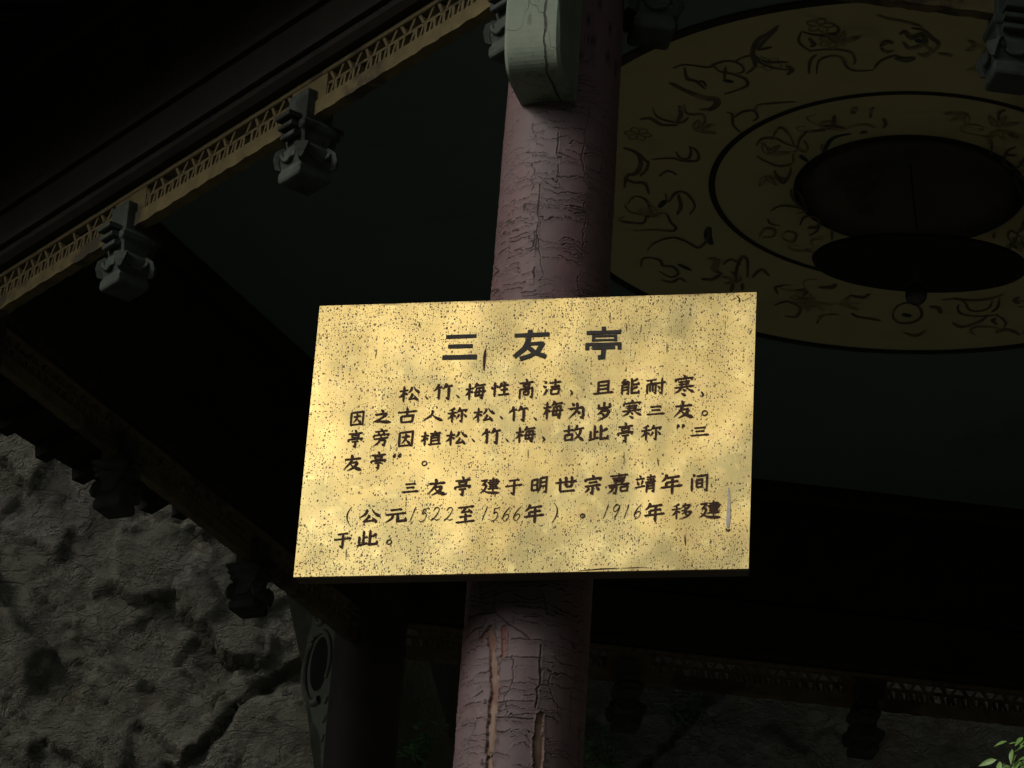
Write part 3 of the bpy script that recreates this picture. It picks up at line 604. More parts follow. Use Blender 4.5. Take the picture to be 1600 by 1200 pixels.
# birds, clouds and blossoms painted in the outer and inner band (points on the ceiling, read off the photograph)
ink = [
 ([(1166,112),(1180,100),(1176,80),(1184,60),(1200,50),(1215,38)],6), ([(1215,42),(1200,56),(1190,66),(1186,74),(1200,72),(1206,70)],5), ([(1150,92),(1172,84),(1190,96),(1212,104),(1234,106)],4), ([(1190,90),(1202,94),(1232,94)],4), ([(1228,100),(1238,106),(1230,114)],6), ([(1182,64),(1176,78),(1188,92)],4),
 ([(1300,34),(1310,40),(1308,48),(1296,52),(1270,51),(1254,46)],5), ([(1252,46),(1248,60),(1256,70),(1268,78)],4), ([(1264,56),(1272,66),(1266,70)],6), ([(1268,76),(1300,74),(1328,78),(1336,90),(1334,98)],4), ([(1264,112),(1266,92),(1276,82)],4), ([(1276,112),(1280,92),(1300,84),(1316,88),(1324,102),(1340,108),(1366,106)],4), ([(1366,104),(1376,92),(1396,84),(1404,84)],4),
 ([(1052,104),(1070,98),(1106,102),(1120,96),(1140,92),(1158,98),(1162,108),(1152,112)],4), ([(1070,102),(1074,120),(1088,124),(1102,136)],5), ([(1112,96),(1124,108),(1142,112),(1164,120),(1168,130),(1152,138),(1132,144)],4), ([(1088,126),(1098,124),(1104,132)],4), ([(1134,100),(1132,122)],4),
 ([(1046,126),(1070,138),(1100,150),(1118,152),(1120,160),(1110,168),(1092,168)],9), ([(1062,162),(1064,176),(1058,188)],6), ([(1000,184),(1016,182),(1034,192),(1060,192)],5), ([(1020,164),(1026,178),(1044,186),(1066,188),(1076,180)],4), ([(1070,160),(1072,172),(1080,176),(1098,176),(1102,186),(1096,192)],4),
 ([(1136,172),(1144,176),(1146,192),(1158,204)],4), ([(1148,180),(1160,172),(1178,170),(1184,180),(1176,186)],4), ([(1180,174),(1184,162),(1210,158),(1244,156)],4),
 ([(974,228),(992,234),(1004,244),(1014,252)],5), ([(996,238),(1002,252),(994,268),(980,272),(976,290)],6), ([(1014,248),(1010,262),(1000,272)],4), ([(1018,246),(1050,244),(1066,248),(1088,248),(1092,240),(1086,230),(1076,226)],4), ([(1056,234),(1064,244),(1076,244),(1080,234),(1078,228)],4), ([(1030,272),(1044,264),(1058,270)],4), ([(978,276),(990,282),(1008,284),(1014,300)],5),
 ([(980,316),(992,304),(1010,310),(1018,334),(1002,332),(984,328),(976,316)],4), ([(1010,334),(1004,346),(970,342),(976,334)],4), ([(1018,336),(1040,330),(1048,344),(1056,352),(1050,358),(1020,356),(990,358)],4), ([(1060,300),(1064,320),(1058,332)],5), ([(1040,300),(1044,312),(1054,300),(1064,296),(1076,302),(1086,318),(1078,332)],4),
 ([(1012,388),(1024,376),(1050,368),(1072,374),(1090,384),(1102,376),(1108,362),(1104,352)],4), ([(1002,414),(1004,402),(1018,400),(1032,404),(1036,412),(1052,414),(1060,424),(1048,430),(1030,420)],4), ([(1034,434),(1050,438),(1062,432),(1072,438)],4), ([(1106,400),(1120,404),(1116,418),(1128,424)],9), ([(1096,432),(1112,434),(1128,424)],6), ([(1150,436),(1152,414),(1160,398),(1168,404),(1168,430)],5), ([(1130,410),(1142,402),(1158,410)],4), ([(1176,430),(1190,418),(1202,428)],5), ([(1146,440),(1142,452)],5), ([(1160,440),(1160,450)],5),
 ([(1216,456),(1212,446),(1226,442)],4), ([(1244,450),(1260,452),(1254,460)],5), ([(1280,446),(1300,446),(1306,440)],7), ([(1328,458),(1348,462),(1358,456)],6), ([(1330,486),(1340,492),(1354,494),(1376,498)],5), ([(1276,502),(1286,490),(1310,488)],4), ([(1210,474),(1230,468),(1250,478),(1244,492),(1226,490)],4),
 ([(1396,484),(1404,474),(1420,470),(1436,476),(1440,490),(1428,500),(1408,502),(1396,494),(1396,484)],4), ([(1452,476),(1466,478),(1470,486)],7), ([(1412,516),(1430,522),(1446,514)],5), ([(1488,500),(1502,508),(1530,500),(1544,488)],5), ([(1490,462),(1516,466),(1546,464),(1570,456)],4), ([(1556,516),(1574,512),(1594,520)],6),
 ([(1376,68),(1386,62),(1396,64)],7), ([(1376,70),(1384,78),(1396,76)],4), ([(1406,50),(1414,46),(1424,56),(1440,50),(1446,62),(1434,70),(1420,72),(1412,62)],7), ([(1424,40),(1444,44),(1456,56),(1466,64),(1460,76),(1444,82)],5), ([(1398,86),(1416,90),(1430,86)],10), ([(1444,66),(1454,76),(1446,84),(1434,80)],5), ([(1466,80),(1480,82),(1488,84)],5), ([(1512,60),(1522,64),(1518,74),(1508,74)],5), ([(1370,20),(1390,26),(1420,32),(1442,38)],4),
 # inner band
 ([(1206,214),(1214,200),(1222,196),(1234,208),(1240,222)],3), ([(1182,224),(1190,214),(1210,212),(1226,220),(1244,226)],3), ([(1182,240),(1196,248),(1216,256),(1238,252),(1240,236),(1252,230)],3), ([(1246,228),(1250,214),(1262,200)],3), ([(1240,224),(1256,234),(1262,226),(1256,216)],3), ([(1264,202),(1286,200),(1296,196)],3), ([(1302,194),(1304,176)],5), ([(1284,192),(1300,194),(1320,196)],4), ([(1332,174),(1338,164)],7), ([(1360,180),(1362,168),(1366,164)],4), ([(1380,180),(1384,190),(1380,196)],4), ([(1210,262),(1214,272),(1224,282),(1234,268),(1236,256)],4), ([(1344,204),(1356,202)],4), ([(1284,222),(1284,232)],4),
 ([(1236,292),(1238,304),(1248,316),(1258,324)],4), ([(1236,292),(1248,296),(1256,312),(1262,324)],3), ([(1204,326),(1220,318),(1244,320),(1260,326),(1244,330)],3), ([(1200,338),(1204,346),(1220,348)],3), ([(1186,366),(1196,354),(1210,356),(1208,366),(1190,368)],4), ([(1222,366),(1230,358),(1244,362),(1240,374),(1228,372),(1222,366)],3), ([(1250,348),(1256,336),(1270,334),(1280,342),(1276,358),(1264,364)],4), ([(1300,352),(1300,372)],3), ([(1262,352),(1276,352)],4),
 ([(1560,184),(1562,172),(1572,168)],4), ([(1576,206),(1590,212)],6), ([(1578,376),(1590,384)],5)]
st = [S_(p, wv*1.15) for p, wv in ink]
def rotc(p, ang): d = p-CEN; c_, s_ = math.cos(ang), math.sin(ang); return Vector((CEN.x+d.x*c_-d.y*s_, CEN.y+d.x*s_+d.y*c_, p.z))
PXM = 8.0/FPX
def paint(name, lst, f, lift, mat):
    for k, q in enumerate(lst): link(name, strokes_mesh(name, [q], f, -Z, lift+k*2.5e-5, PXM), mat, ceil)
paint('painted_motif', st, on_ceiling, .0055, M_motif)
far = [s for s in st if sum(p[0] for p in s[0])/len(s[0]) < 1330]
paint('painted_motif', far, lambda x, y: rotc(on_ceiling(x, y), math.pi), .0055, M_motif)
rm = random.Random(5); fs = []
for k in range(46):                                             # fainter blossoms, leaves and cloud curls between them
    outer = k % 2; ang = rm.uniform(0, 2*math.pi); rad = rm.uniform(RM+.07, RO-.09) if outer else rm.uniform(RI+.06, RM-.06)
    cx, cy = CEN.x+rad*math.cos(ang), CEN.y+rad*math.sin(ang); rot = rm.uniform(0, 6.28); kind = rm.choice('fls')
    if kind == 'f':
        npt = rm.choice((5, 6))
        for j in range(npt):
            a0 = rot+2*math.pi*j/npt; pts = [(cx, cy)]+[(cx+.030*math.cos(a0+d_)*m_, cy+.030*math.sin(a0+d_)*m_) for d_, m_ in ((-.5, .7), (0, 1.05), (.5, .7))]+[(cx, cy)]; fs.append((pts, 2.2))
    elif kind == 'l':
        for j in (-1, 0, 1):
            a0 = rot+j*.8; pts = [(cx, cy), (cx+.02*math.cos(a0-.3), cy+.02*math.sin(a0-.3)), (cx+.052*math.cos(a0), cy+.052*math.sin(a0)), (cx+.02*math.cos(a0+.3), cy+.02*math.sin(a0+.3)), (cx, cy)]; fs.append((pts, 2.4))
    else:
        pts = [(cx+.045*(1-q*.8)*math.cos(rot+q*6), cy+.03*(1-q*.8)*math.sin(rot+q*6)) for q in np.linspace(0, 1, 8)]; fs.append((pts, 3.))
        fs.append(([(cx+.045*math.cos(rot), cy+.03*math.sin(rot)), (cx+.075*math.cos(rot-.3), cy+.05*math.sin(rot-.3)), (cx+.10*math.cos(rot-.1), cy+.07*math.sin(rot-.1))], 3.))
paint('painted_motif', [S_(p, wv) for p, wv in fs], lambda x, y: Vector((x, y, ZC)), .0046, M_faint)
# small washes of greenish paint inside some motifs
gw = [([(1108,352),(1106,366),(1112,380)],12), ([(1060,410),(1080,420)],8), ([(1250,240),(1262,250)],8), ([(1040,310),(1030,322)],9), ([(1286,238),(1300,214),(1330,206)],7), ([(1130,122),(1146,126)],8), ([(1410,488),(1424,492)],12), ([(1440,60),(1430,62)],10)]
paint('painted_wash', [S_(p, wv) for p, wv in gw], on_ceiling, .0045, M_inkg)

# --- eaves and roof
OV = .88; zin, zout = ZC+.10, ZC-.12
apex = Vector((CEN.x, CEN.y, ZC+1.9))
for e in range(6):
    A, B = HV[e], HV[(e+1) % 6]; t = (B-A).normalized(); mid = (A+B)/2; n = (mid-CEN).normalized(); L = (B-A).length
    ro = (HV[e]-CEN).length*math.cos(math.pi/6)
    def pt(u, r, z): # u -1..1 across, r distance from centre along n
        return CEN+n*r+t*(u*r*math.tan(math.pi/6))+Z*z
    rs = [(ro-.05, zin), (ro+OV*.5, (zin+zout)/2-.03), (ro+OV, zout)]
    V = []; Fc = []
    prof = [(.02, apex.z), (ro*.5, ZC+.85), (ro, ZC+.34), (ro+OV*.5, ZC+.12), (ro+OV, zout+.07), (ro+OV, zout+.02), (ro+OV*.5, (zin+zout)/2+.0), (ro-.05, zin+.03), (ro*.5, ZC+.5), (.02, apex.z-.2)]
    us = np.linspace(-1, 1, 13); m_ = len(prof)
    for u in us:
        for r, z in prof: V.append(pt(u, r+.10*abs(u)**3*(r > ro), z+.26*abs(u)**3*max(0, (r-ro)/OV)))
    for i in range(12):
        for j in range(m_): Fc.append((i*m_+j, i*m_+(j+1) % m_, (i+1)*m_+(j+1) % m_, (i+1)*m_+j))
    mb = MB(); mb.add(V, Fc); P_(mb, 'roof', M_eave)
    for i in range(15):
        u = -.93+1.86*i/14; mb = MB(); p0 = pt(u*.9, ro-.06, zin-.012); p1 = pt(u, ro+OV-.02+.10*abs(u)**3, zout+.008+.26*abs(u)**3)
        d = (p1-p0).normalized(); s_ = d.cross(Z).normalized(); k_ = s_.cross(d); mb.box(p0, d, s_, k_, (0, (p1-p0).length), (-.022, .022), (-.035, .005)); P_(mb, 'rafter', M_eave)
    tl = MB()
    for i in range(21):
        u = -.97+1.94*i/20; pts = [pt(u, r+.10*abs(u)**3*(r > ro), z+.012+.26*abs(u)**3*max(0, (r-ro)/OV)) for r, z in ((.15, apex.z-.14), (ro*.5, ZC+.85), (ro, ZC+.34), (ro+OV*.5, ZC+.12), (ro+OV+.02, zout+.075))]
        tl.tube(pts, .035, 8)
    tl.build('tile_ridges', M_tile, pav, smooth=True)
mb = MB(); mb.lathe(Vector((CEN.x, CEN.y, 0)), [(.16, apex.z-.15), (.2, apex.z-.05), (.1, apex.z+.05), (.14, apex.z+.16), (.08, apex.z+.28), (.005, apex.z+.42)], 24); P_(mb, 'roof_finial', M_tile, smooth=True)

# ------------------------------------------------------------------ hanging lamp under the dome
lc = on_plane(1437, 411, Vector((0, CEN.y-.03, 0)), Y); lamp = empty('ceiling_lamp', lc)
tag(lamp, 'black dish lamp hanging below the medallion of the ceiling', 'lamp')
tilt = Matrix.Rotation(math.radians(12.5), 4, 'X')
mb = MB(); R_ = .252; prof = [(.001, .050), (.03, .048), (.09, .036), (.17, .018), (R_-.006, .006), (R_, 0), (R_-.004, -.008), (R_*.8, -.004), (.05, .012), (.001, .014)]
mb.lathe(Vector(), prof, 72)
mb.v = [tilt @ v + lc for v in mb.v]; mb.build('lamp_shade', M_lamp, lamp, smooth=True)
mb = MB(); top = Vector((CEN.x, CEN.y, ZC+.07)); mb.tube([lc+Vector((0, 0, .03)), (lc+top)/2, top], .0018, 6); mb.build('stem', M_lamp, lamp, smooth=True)
mb = MB(); g0 = lc+Vector((-.008, -.01, -.088)); mb.lathe(g0, [(.001, -.026)]+[(.026*math.cos(q), .026*math.sin(q)) for q in np.linspace(-1.3, 1.3, 10)]+[(.012, .03), (.012, .10)], 24); mb.build('globe', simple('smoked_lamp_globe', (.06, .06, .055), .15), lamp, smooth=True)

# ------------------------------------------------------------------ brass sign
K = .9877; SC = Vector((.0315, 5.36, 2.397))*K + EYE; SWD = .75*K; SHT = .515*K
Rs = Matrix.Rotation(-.196, 3, 'Z') @ Matrix.Rotation(-.065, 3, 'X') @ Matrix.Rotation(-.018, 3, 'Y')
sx_, sn_, sz_ = Rs @ X, Rs @ Y, Rs @ Z
sign = empty('sign', SC); sign.rotation_euler = Rs.to_euler()
tag(sign, 'rust-speckled brass plaque with black Chinese inscription fixed to the front pillar', 'sign')
bpy.context.view_layer.update()
def slink(name, me, mat):
    o = bpy.data.objects.new(name, me); C.objects.link(o); o.parent = sign; me.materials.append(mat) if not me.materials else None; return o
def loc_mb(mb, name, mat, bev=0):
    me = mesh(name, mb.v, mb.f); bm = bmesh.new(); bm.from_mesh(me); bmesh.ops.recalc_face_normals(bm, faces=bm.faces)
    if bev: bmesh.ops.bevel(bm, geom=bm.edges[:], offset=bev, segments=2, affect='EDGES')
    bm.to_mesh(me); bm.free(); return slink(name, me, mat)
W2, H2 = SWD/2, SHT/2
# plate: gently buckled sheet with a folded edge
nx, nz = 60, 42
def buckle(x, z): return .0011*(mnoise.noise(Vector((x*5, z*5, 3.1)))) + .0004*mnoise.noise(Vector((x*14, z*14, 1.7)))
P = np.zeros((nx, nz, 3))
for i in range(nx):
    for j in range(nz):
        x = -W2+SWD*i/(nx-1); z = -H2+SHT*j/(nz-1); edge = max(abs(x)/W2, abs(z)/H2)
        P[i, j] = (x, -.0012+(0 if edge > .999 else buckle(x, z)*.4*min(1, (1-edge)*12)), z)
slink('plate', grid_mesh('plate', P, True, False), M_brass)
mb = MB(); mb.box(Vector(), X, Y, Z, (-W2, W2), (.0000, .0035), (-H2, H2)); loc_mb(mb, 'plate_edge', M_edge)
mb = MB(); mb.box(Vector(), X, Y, Z, (-W2+.002, W2-.002), (.0037, .030), (-H2+.001, H2-.002)); loc_mb(mb, 'backing_board', M_board, .0015)
for zz in (.15, -.15):
    mb = MB(); mb.box(Vector((0, 0, zz)), X, Y, Z, (-.10, .10), (.0302, .046), (-.012, .012)); loc_mb(mb, 'bracket', M_lamp)
def on_sign(px, py):
    p = on_plane(px, py, SC-sn_*.0016, sn_)-SC; return (p.dot(sx_), p.dot(sz_))
# brush-written characters: strokes on a 100x100 grid. h across, v down, p left-falling, n right-falling, d dot, k hooked, l even turn, c curve, o ring
GL = {
'三': 'h 22,22 78,20;h 28,49 72,47;h 6,81 94,78', '友': 'h 12,30 88,27;p 45,3 42,42 8,90;h 40,50 73,47;p 73,48 58,76 26,96;n 38,56 60,79 94,95',
'亭': 'd 44,-2 55,11;h 10,20 90,17;v 31,27 32,42;l 31,28 69,26 67,42;h 32,42 67,41;v 13,50 11,64;l 13,51 88,48 81,61;h 30,65 70,63;k 52,66 52,95 38,88',
'松': 'h 3,33 44,29;v 25,3 25,98;p 25,34 18,56 2,72;d 29,42 41,56;p 61,10 56,32 44,48;n 69,8 79,30 99,47;p 66,50 60,70 47,86;h 47,86 82,79;d 74,62 90,95',
'、': 'd 20,20 80,84', '竹': 'p 28,3 22,24 3,44;h 18,27 46,22;v 31,28 31,94;p 66,2 60,20 48,36;h 60,23 97,17;k 79,22 79,94 65,85',
'梅': 'h 1,35 41,31;v 21,2 21,98;p 21,35 14,58 0,72;d 25,44 36,57;p 56,0 50,16 40,30;h 51,17 97,12;l 54,32 50,76 91,73;l 54,32 87,29 82,92 71,88;h 40,55 100,50;d 65,37 71,47;d 63,60 69,69',
'性': 'v 21,2 21,98;d 6,29 10,48;d 29,24 38,38;p 56,8 50,30 41,46;h 51,28 94,24;v 71,2 71,85;h 50,56 91,52;h 38,88 99,84',
'高': 'd 44,-2 56,9;h 6,18 94,14;v 33,25 34,39;l 33,26 68,24 66,39;h 34,39 66,38;v 13,49 13,98;l 13,50 88,46 87,94 74,90;v 36,61 37,79;l 36,62 65,60 63,79;h 37,79 63,78',
'洁': 'd 8,9 23,21;d 3,37 18,47;p 26,58 18,78 6,94;h 36,23 98,18;v 67,0 67,43;h 42,46 93,41;v 46,59 48,92;l 46,60 89,56 85,90;h 48,89 85,87',
'，': 'd 30,20 66,60;p 66,48 62,74 30,96', '且': 'v 27,8 27,86;l 27,10 74,6 73,86;h 28,36 73,33;h 28,61 73,58;h 2,91 99,85',
'能': 'l 27,2 10,25 42,21;d 33,12 46,30;v 11,37 10,97;l 11,38 44,34 43,93 33,89;h 12,54 43,51;h 12,70 43,67;p 91,5 62,23;k 60,0 60,40 95,37 96,25;p 91,52 62,69;k 60,46 60,90 96,89 99,74',
'耐': 'h 1,14 52,9;p 28,13 22,33;v 7,36 7,94;l 7,36 50,31 49,92 41,86;v 21,36 21,82;v 35,35 35,82;h 54,33 100,27;k 81,1 81,95 67,86;d 59,47 71,64',
'寒': 'd 45,-4 56,7;v 10,15 8,29;l 10,16 91,12 83,24;h 22,31 78,28;h 24,43 76,40;v 38,24 38,55;v 62,23 62,54;h 2,57 98,52;p 38,57 26,72 2,84;n 61,56 76,70 100,82;d 44,64 57,75;d 37,84 60,97',
'因': 'v 12,7 12,98;l 12,9 88,5 87,98;h 13,91 87,89;h 26,38 74,34;p 50,18 47,50 25,79;n 50,51 61,66 76,79', '之': 'd 44,0 58,17;l 16,35 77,28;p 77,30 46,63 8,86;n 10,82 44,85 99,93',
'古': 'h 2,28 98,22;v 50,0 50,51;v 21,53 24,96;l 21,54 80,50 76,94;h 24,92 76,90', '人': 'p 50,4 44,46 3,93;n 47,38 66,66 100,94',
'称': 'p 38,2 24,12 7,18;h 1,37 47,32;v 26,12 26,98;p 25,38 16,60 1,75;d 30,46 43,60;p 64,2 58,20 46,37;l 57,24 98,18 89,34;k 75,24 75,95 63,87;p 60,45 56,58 46,73;d 84,44 98,66',
'为': 'd 23,4 35,20;h 8,38 82,31;k 82,32 79,92 64,88;p 49,3 46,50 6,95;d 52,51 64,68', '岁': 'v 50,-2 50,28;l 21,10 21,31 80,28;v 80,8 80,31;p 45,33 34,52 14,65;l 38,47 80,43;p 80,44 62,75 14,99;d 37,58 52,71',
'旁': 'd 44,-4 56,7;h 14,14 86,10;d 33,19 40,29;p 68,17 58,29;v 10,35 8,47;l 10,35 93,31 85,43;d 46,41 55,51;h 8,56 92,51;l 46,66 77,62;k 77,62 70,96 57,91;p 44,55 38,77 8,98',
'植': 'h 1,33 40,29;v 21,2 21,98;p 21,34 14,56 0,70;d 25,43 36,55;h 44,19 99,14;v 70,0 69,29;v 52,31 52,86;l 52,32 90,29 90,86;h 52,48 90,46;h 52,66 90,64;h 38,91 101,87',
'故': 'h 0,33 51,28;v 26,2 26,55;v 9,57 10,93;l 9,58 45,55 42,91;h 10,88 42,86;p 67,1 60,24 46,42;h 59,27 100,21;p 85,25 76,62 42,96;n 57,42 75,72 101,97',
'此': 'v 31,3 31,83;v 11,37 11,86;h 31,46 51,42;h 0,94 53,79;p 95,26 63,46;k 62,2 62,88 96,86 99,66', '建': 'l 6,18 36,14 17,43 35,41;p 35,42 26,72 2,94;n 9,66 42,90 101,96;h 45,18 88,14;h 38,31 99,26;h 45,43 88,40;v 88,14 88,43;h 46,56 88,53;h 40,69 94,66;v 66,0 66,84',
'于': 'h 20,16 80,12;h 2,48 98,42;k 52,15 52,96 34,86', '明': 'v 8,16 8,84;l 8,17 39,14 39,83;h 8,48 39,46;h 8,80 39,78;p 55,6 55,62 41,98;l 55,8 91,4 90,95 77,89;h 56,34 90,31;h 56,58 90,55',
'世': 'h 0,38 100,31;v 23,10 24,93;h 24,91 94,88;v 50,2 50,64;v 77,2 77,64;h 50,64 77,62', '宗': 'd 44,-4 56,9;v 10,18 8,32;l 10,19 93,14 85,28;h 26,38 76,34;h 6,57 94,51;k 50,55 50,98 36,90;p 29,64 24,76 8,90;d 67,61 87,81',
'嘉': 'h 10,9 90,4;v 50,-4 50,20;h 20,21 80,18;v 29,27 31,39;l 29,28 72,26 70,39;h 31,39 70,38;d 33,42 39,50;p 67,41 60,50;h 2,56 98,50;l 8,67 42,63 37,97 27,94;p 26,57 23,78 2,99;v 58,66 60,90;l 58,67 90,63 87,90;h 60,88 87,86',
'靖': 'd 20,0 29,11;h 3,23 47,18;d 12,31 18,56;p 39,29 30,57;h 0,70 50,60;h 54,15 98,10;h 56,28 95,24;h 48,42 101,36;v 75,-2 75,38;v 58,50 57,99;l 58,50 92,47 91,96 81,91;h 58,64 92,61;h 58,78 92,75',
'年': 'p 28,0 21,20 3,37;h 23,19 88,13;h 25,42 83,37;v 26,42 26,63;h 0,67 100,60;v 54,18 54,103', '间': 'd 13,-1 25,12;v 10,20 10,99;l 34,13 92,8 91,97 77,92;v 35,33 36,79;l 35,34 66,31 65,79;h 36,55 65,53;h 36,77 65,75',
'公': 'p 38,5 30,36 2,62;n 58,3 73,34 100,58;p 50,44 40,68 20,89;h 20,89 74,82;d 63,62 85,98', '元': 'h 24,16 78,11;h 3,45 98,38;p 37,44 33,70 3,97;k 60,42 60,90 96,88 99,66',
'至': 'h 8,10 92,5;p 47,10 40,24 24,38;h 24,38 74,33;d 62,21 83,45;h 18,65 82,60;v 50,45 50,92;h 1,96 99,90', '移': 'p 38,2 24,12 7,18;h 1,37 45,32;v 25,12 25,98;p 25,38 16,60 1,75;d 29,46 41,58;p 69,0 60,17 46,30;l 61,14 91,10;p 91,11 73,37 42,49;d 61,24 71,34;p 73,43 64,57 49,69;l 65,56 99,51;p 99,52 77,82 38,99;d 65,65 78,77',
'。': 'o 50,50 34', '“': 'd 20,62 38,20;d 62,62 80,20', '”': 'd 34,20 16,66;d 76,20 58,66', '（': 'c 62,-6 34,28 34,66 66,108', '）': 'c 36,-8 62,26 60,66 26,108',
'1': 'q 74,2 50,48 22,98', '5': 'q 42,12 94,6;q 44,12 34,46;q 34,46 58,36 74,52 60,84 26,96 12,86', '2': 'q 30,28 48,8 78,12 74,40 40,76 8,96;q 10,92 36,82 60,94 92,86', '6': 'q 84,2 46,34 22,72 38,96 66,84 76,58 54,52 28,72', '9': 'q 76,16 52,2 24,28 32,50 58,42 78,14;q 80,10 64,54 30,98',
}
def pen(kind, pts, w0):
    if kind in 'pn' and len(pts) > 2 or kind in 'cq': pts = smooth_pts(pts, 6)
    elif kind in 'hvdpn' :
        a0, b0 = np.array(pts[0], float), np.array(pts[-1], float); pts = [tuple(a0+(b0-a0)*q) for q in np.linspace(0, 1, 8)]
    else:
        out = []
        for a0, b0 in zip(pts[:-1], pts[1:]):
            for q in np.linspace(0, 1, 5)[:-1]: out.append((a0[0]+(b0[0]-a0[0])*q, a0[1]+(b0[1]-a0[1])*q))
        pts = out+[pts[-1]]
    m = len(pts); ws = []
    for i in range(m):
        t = i/(m-1)
        if kind == 'h': f_ = np.interp(t, [0, .06, .2, .75, .92, 1], [.55, .95, .68, .72, 1.2, .6])
        elif kind == 'v': f_ = np.interp(t, [0, .08, .25, .85, 1], [.6, 1.25, .95, 1., .55])
        elif kind == 'p': f_ = np.interp(t, [0, .1, .6, 1], [.6, 1.15, .8, .15])
        elif kind == 'n': f_ = np.interp(t, [0, .4, .8, 1], [.35, .8, 1.5, .15])
        elif kind == 'd': f_ = np.interp(t, [0, .35, .75, 1], [.25, .95, 1.45, .5])
        elif kind == 'k': f_ = np.interp(t, [0, .06, .5, .85, 1], [.7, 1.2, .95, 1., .2])
        elif kind == 'l': f_ = np.interp(t, [0, .1, .9, 1], [.7, .9, .95, .6])
        elif kind == 'c': f_ = np.interp(t, [0, .5, 1], [.35, 1.05, .3])
        elif kind == 'q': f_ = np.interp(t, [0, .2, .5, .8, 1], [.4, .8, .45, .7, .25])
        ws.append(w0*f_*random.uniform(.9, 1.1))
    return pts, ws
def glyph_strokes(ch, w0, shear=True):
    out = []
    for s_ in GL[ch].split(';'):
        kind, *pp = s_.split(' ')
        if kind == 'o':
            cx, cy = map(float, pp[0].split(',')); r = float(pp[1]); pts = [(cx+r*math.cos(q), cy+r*math.sin(q)) for q in np.linspace(0, 2*math.pi, 17)]; ws = [w0*1.0]*17
        else: pts, ws = pen(kind, [tuple(map(float, q.split(','))) for q in pp], w0)
        if shear: pts = [(x, y-.05*(x-50)) for x, y in pts]
        out.append((pts, ws))
    return out
def put_char(ch, px, py, wpx, hpx, w0=11.5, mat=None, name='character', shear=True, extra=0.):
    """character centred on its place on the plate; wpx, hpx its size in photograph pixels (1 px = .00108 m here)"""
    cx, cz = on_sign(px, py); k = SWD/697.
    def f(x, y): return Vector((cx+(x-50)/100*wpx*k, -.0013, cz-(y-50)/100*hpx*k/.925))
    ws = (wpx+hpx)/2*k/100
    me = strokes_mesh(name, glyph_strokes(ch, w0, shear), f, Vector((0, -1, 0)), .0011+extra, ws)
    o = slink(name, me, mat or M_text); return o
LINES = [
 ('松',639.5,615,34,27),('、',666,621,9,9),('竹',692,612,32,28),('、',715,619,9,9),('梅',743,611.5,33,28),('性',781.6,608,30,25),('高',822,608,26,32),('洁',862,605.5,30,28),('，',892.5,612.5,9,12),('且',942.5,605.5,33,23),('能',984,604,30,27),('耐',1024.6,603.5,31,27),('寒',1068.5,603,32,34),('，',1097,615,9,12),
 ('因',558,654,25,24),('之',596.5,651,32,23),('古',636,649.5,32,25),('人',675.5,649.5,34,20),('称',714,648.5,31,25),('松',756,648,35,25),('、',783,652,9,9),('竹',809,646.5,32,26),('、',836,654,9,9),('梅',864,641,32,30),('为',901.6,641.6,31,28),('岁',943.5,643,29,30),('寒',987,640,31,30),('三',1024.6,641,32,20),('友',1068,640,35,29),('。',1101,645.5,12,11),
 ('亭',555,686,28,29),('旁',595,684,28,28),('因',634,686,27,26),('植',673,685,32,24),('松',713,684,35,25),('、',739,687.5,9,9),('竹',767,681.5,32,27),('、',792,687.5,9,9),('梅',821,679,32,27),('，',849,685,9,12),('故',896,677,32,27),('此',935,676,31,26),('亭',977,676,29,32),('称',1017,676,31,25),('“',1063,667.5,19,15),('三',1093.5,674,32,20),
 ('友',551,723,34,28),('亭',591,719.5,29,28),('”',621,712.5,19,15),('。',663,724,11,10),
 ('三',641,762,30,21),('友',682.5,761,34,28),('亭',722.7,760,30,31),('建',765,759,32,26),('于',802.7,760,28,27),('明',842.5,758,27,26),('世',884,757,33,26),('宗',926,757.5,28,29),('嘉',966.6,756,35,31),('靖',1008,756,32,28),('年',1049,756,33,31),('间',1092.6,754,28,27),
 ('（',546,807.5,20,28),('公',577.5,806,34,23),('元',618,805,34,24),('至',727.5,803.5,30,27),('年',834.5,802,31,29),('）',867.5,801,20,28),('。',910,806,10,9),('年',1022.6,800,31,29),('移',1065,799,31,25),('建',1109,796,34,28),
 ('于',535,843.5,28,26),('此',574,841,32,26),('。',608,847,11,10)]
for ch, px, py, wv, hv in LINES: put_char(ch, px, py, wv, hv, {'、': 26, '，': 26, '。': 17, '“': 21, '”': 21, '（': 9, '）': 9}.get(ch, 13.6 if len(GL[ch].split(';')) < 9 else 11.4 if len(GL[ch].split(';')) < 12 else 10))
for ch, px, py in (('1',645,804),('5',662,804.5),('2',680.5,803),('2',701,803),('1',757.5,802.5),('5',773.5,803.5),('6',790.5,803.5),('6',807.5,803),('1',947,799),('9',963,799),('1',979,799),('6',996,799)): put_char(ch, px, py, 17 if ch != '1' else 14, 23, 11.5)
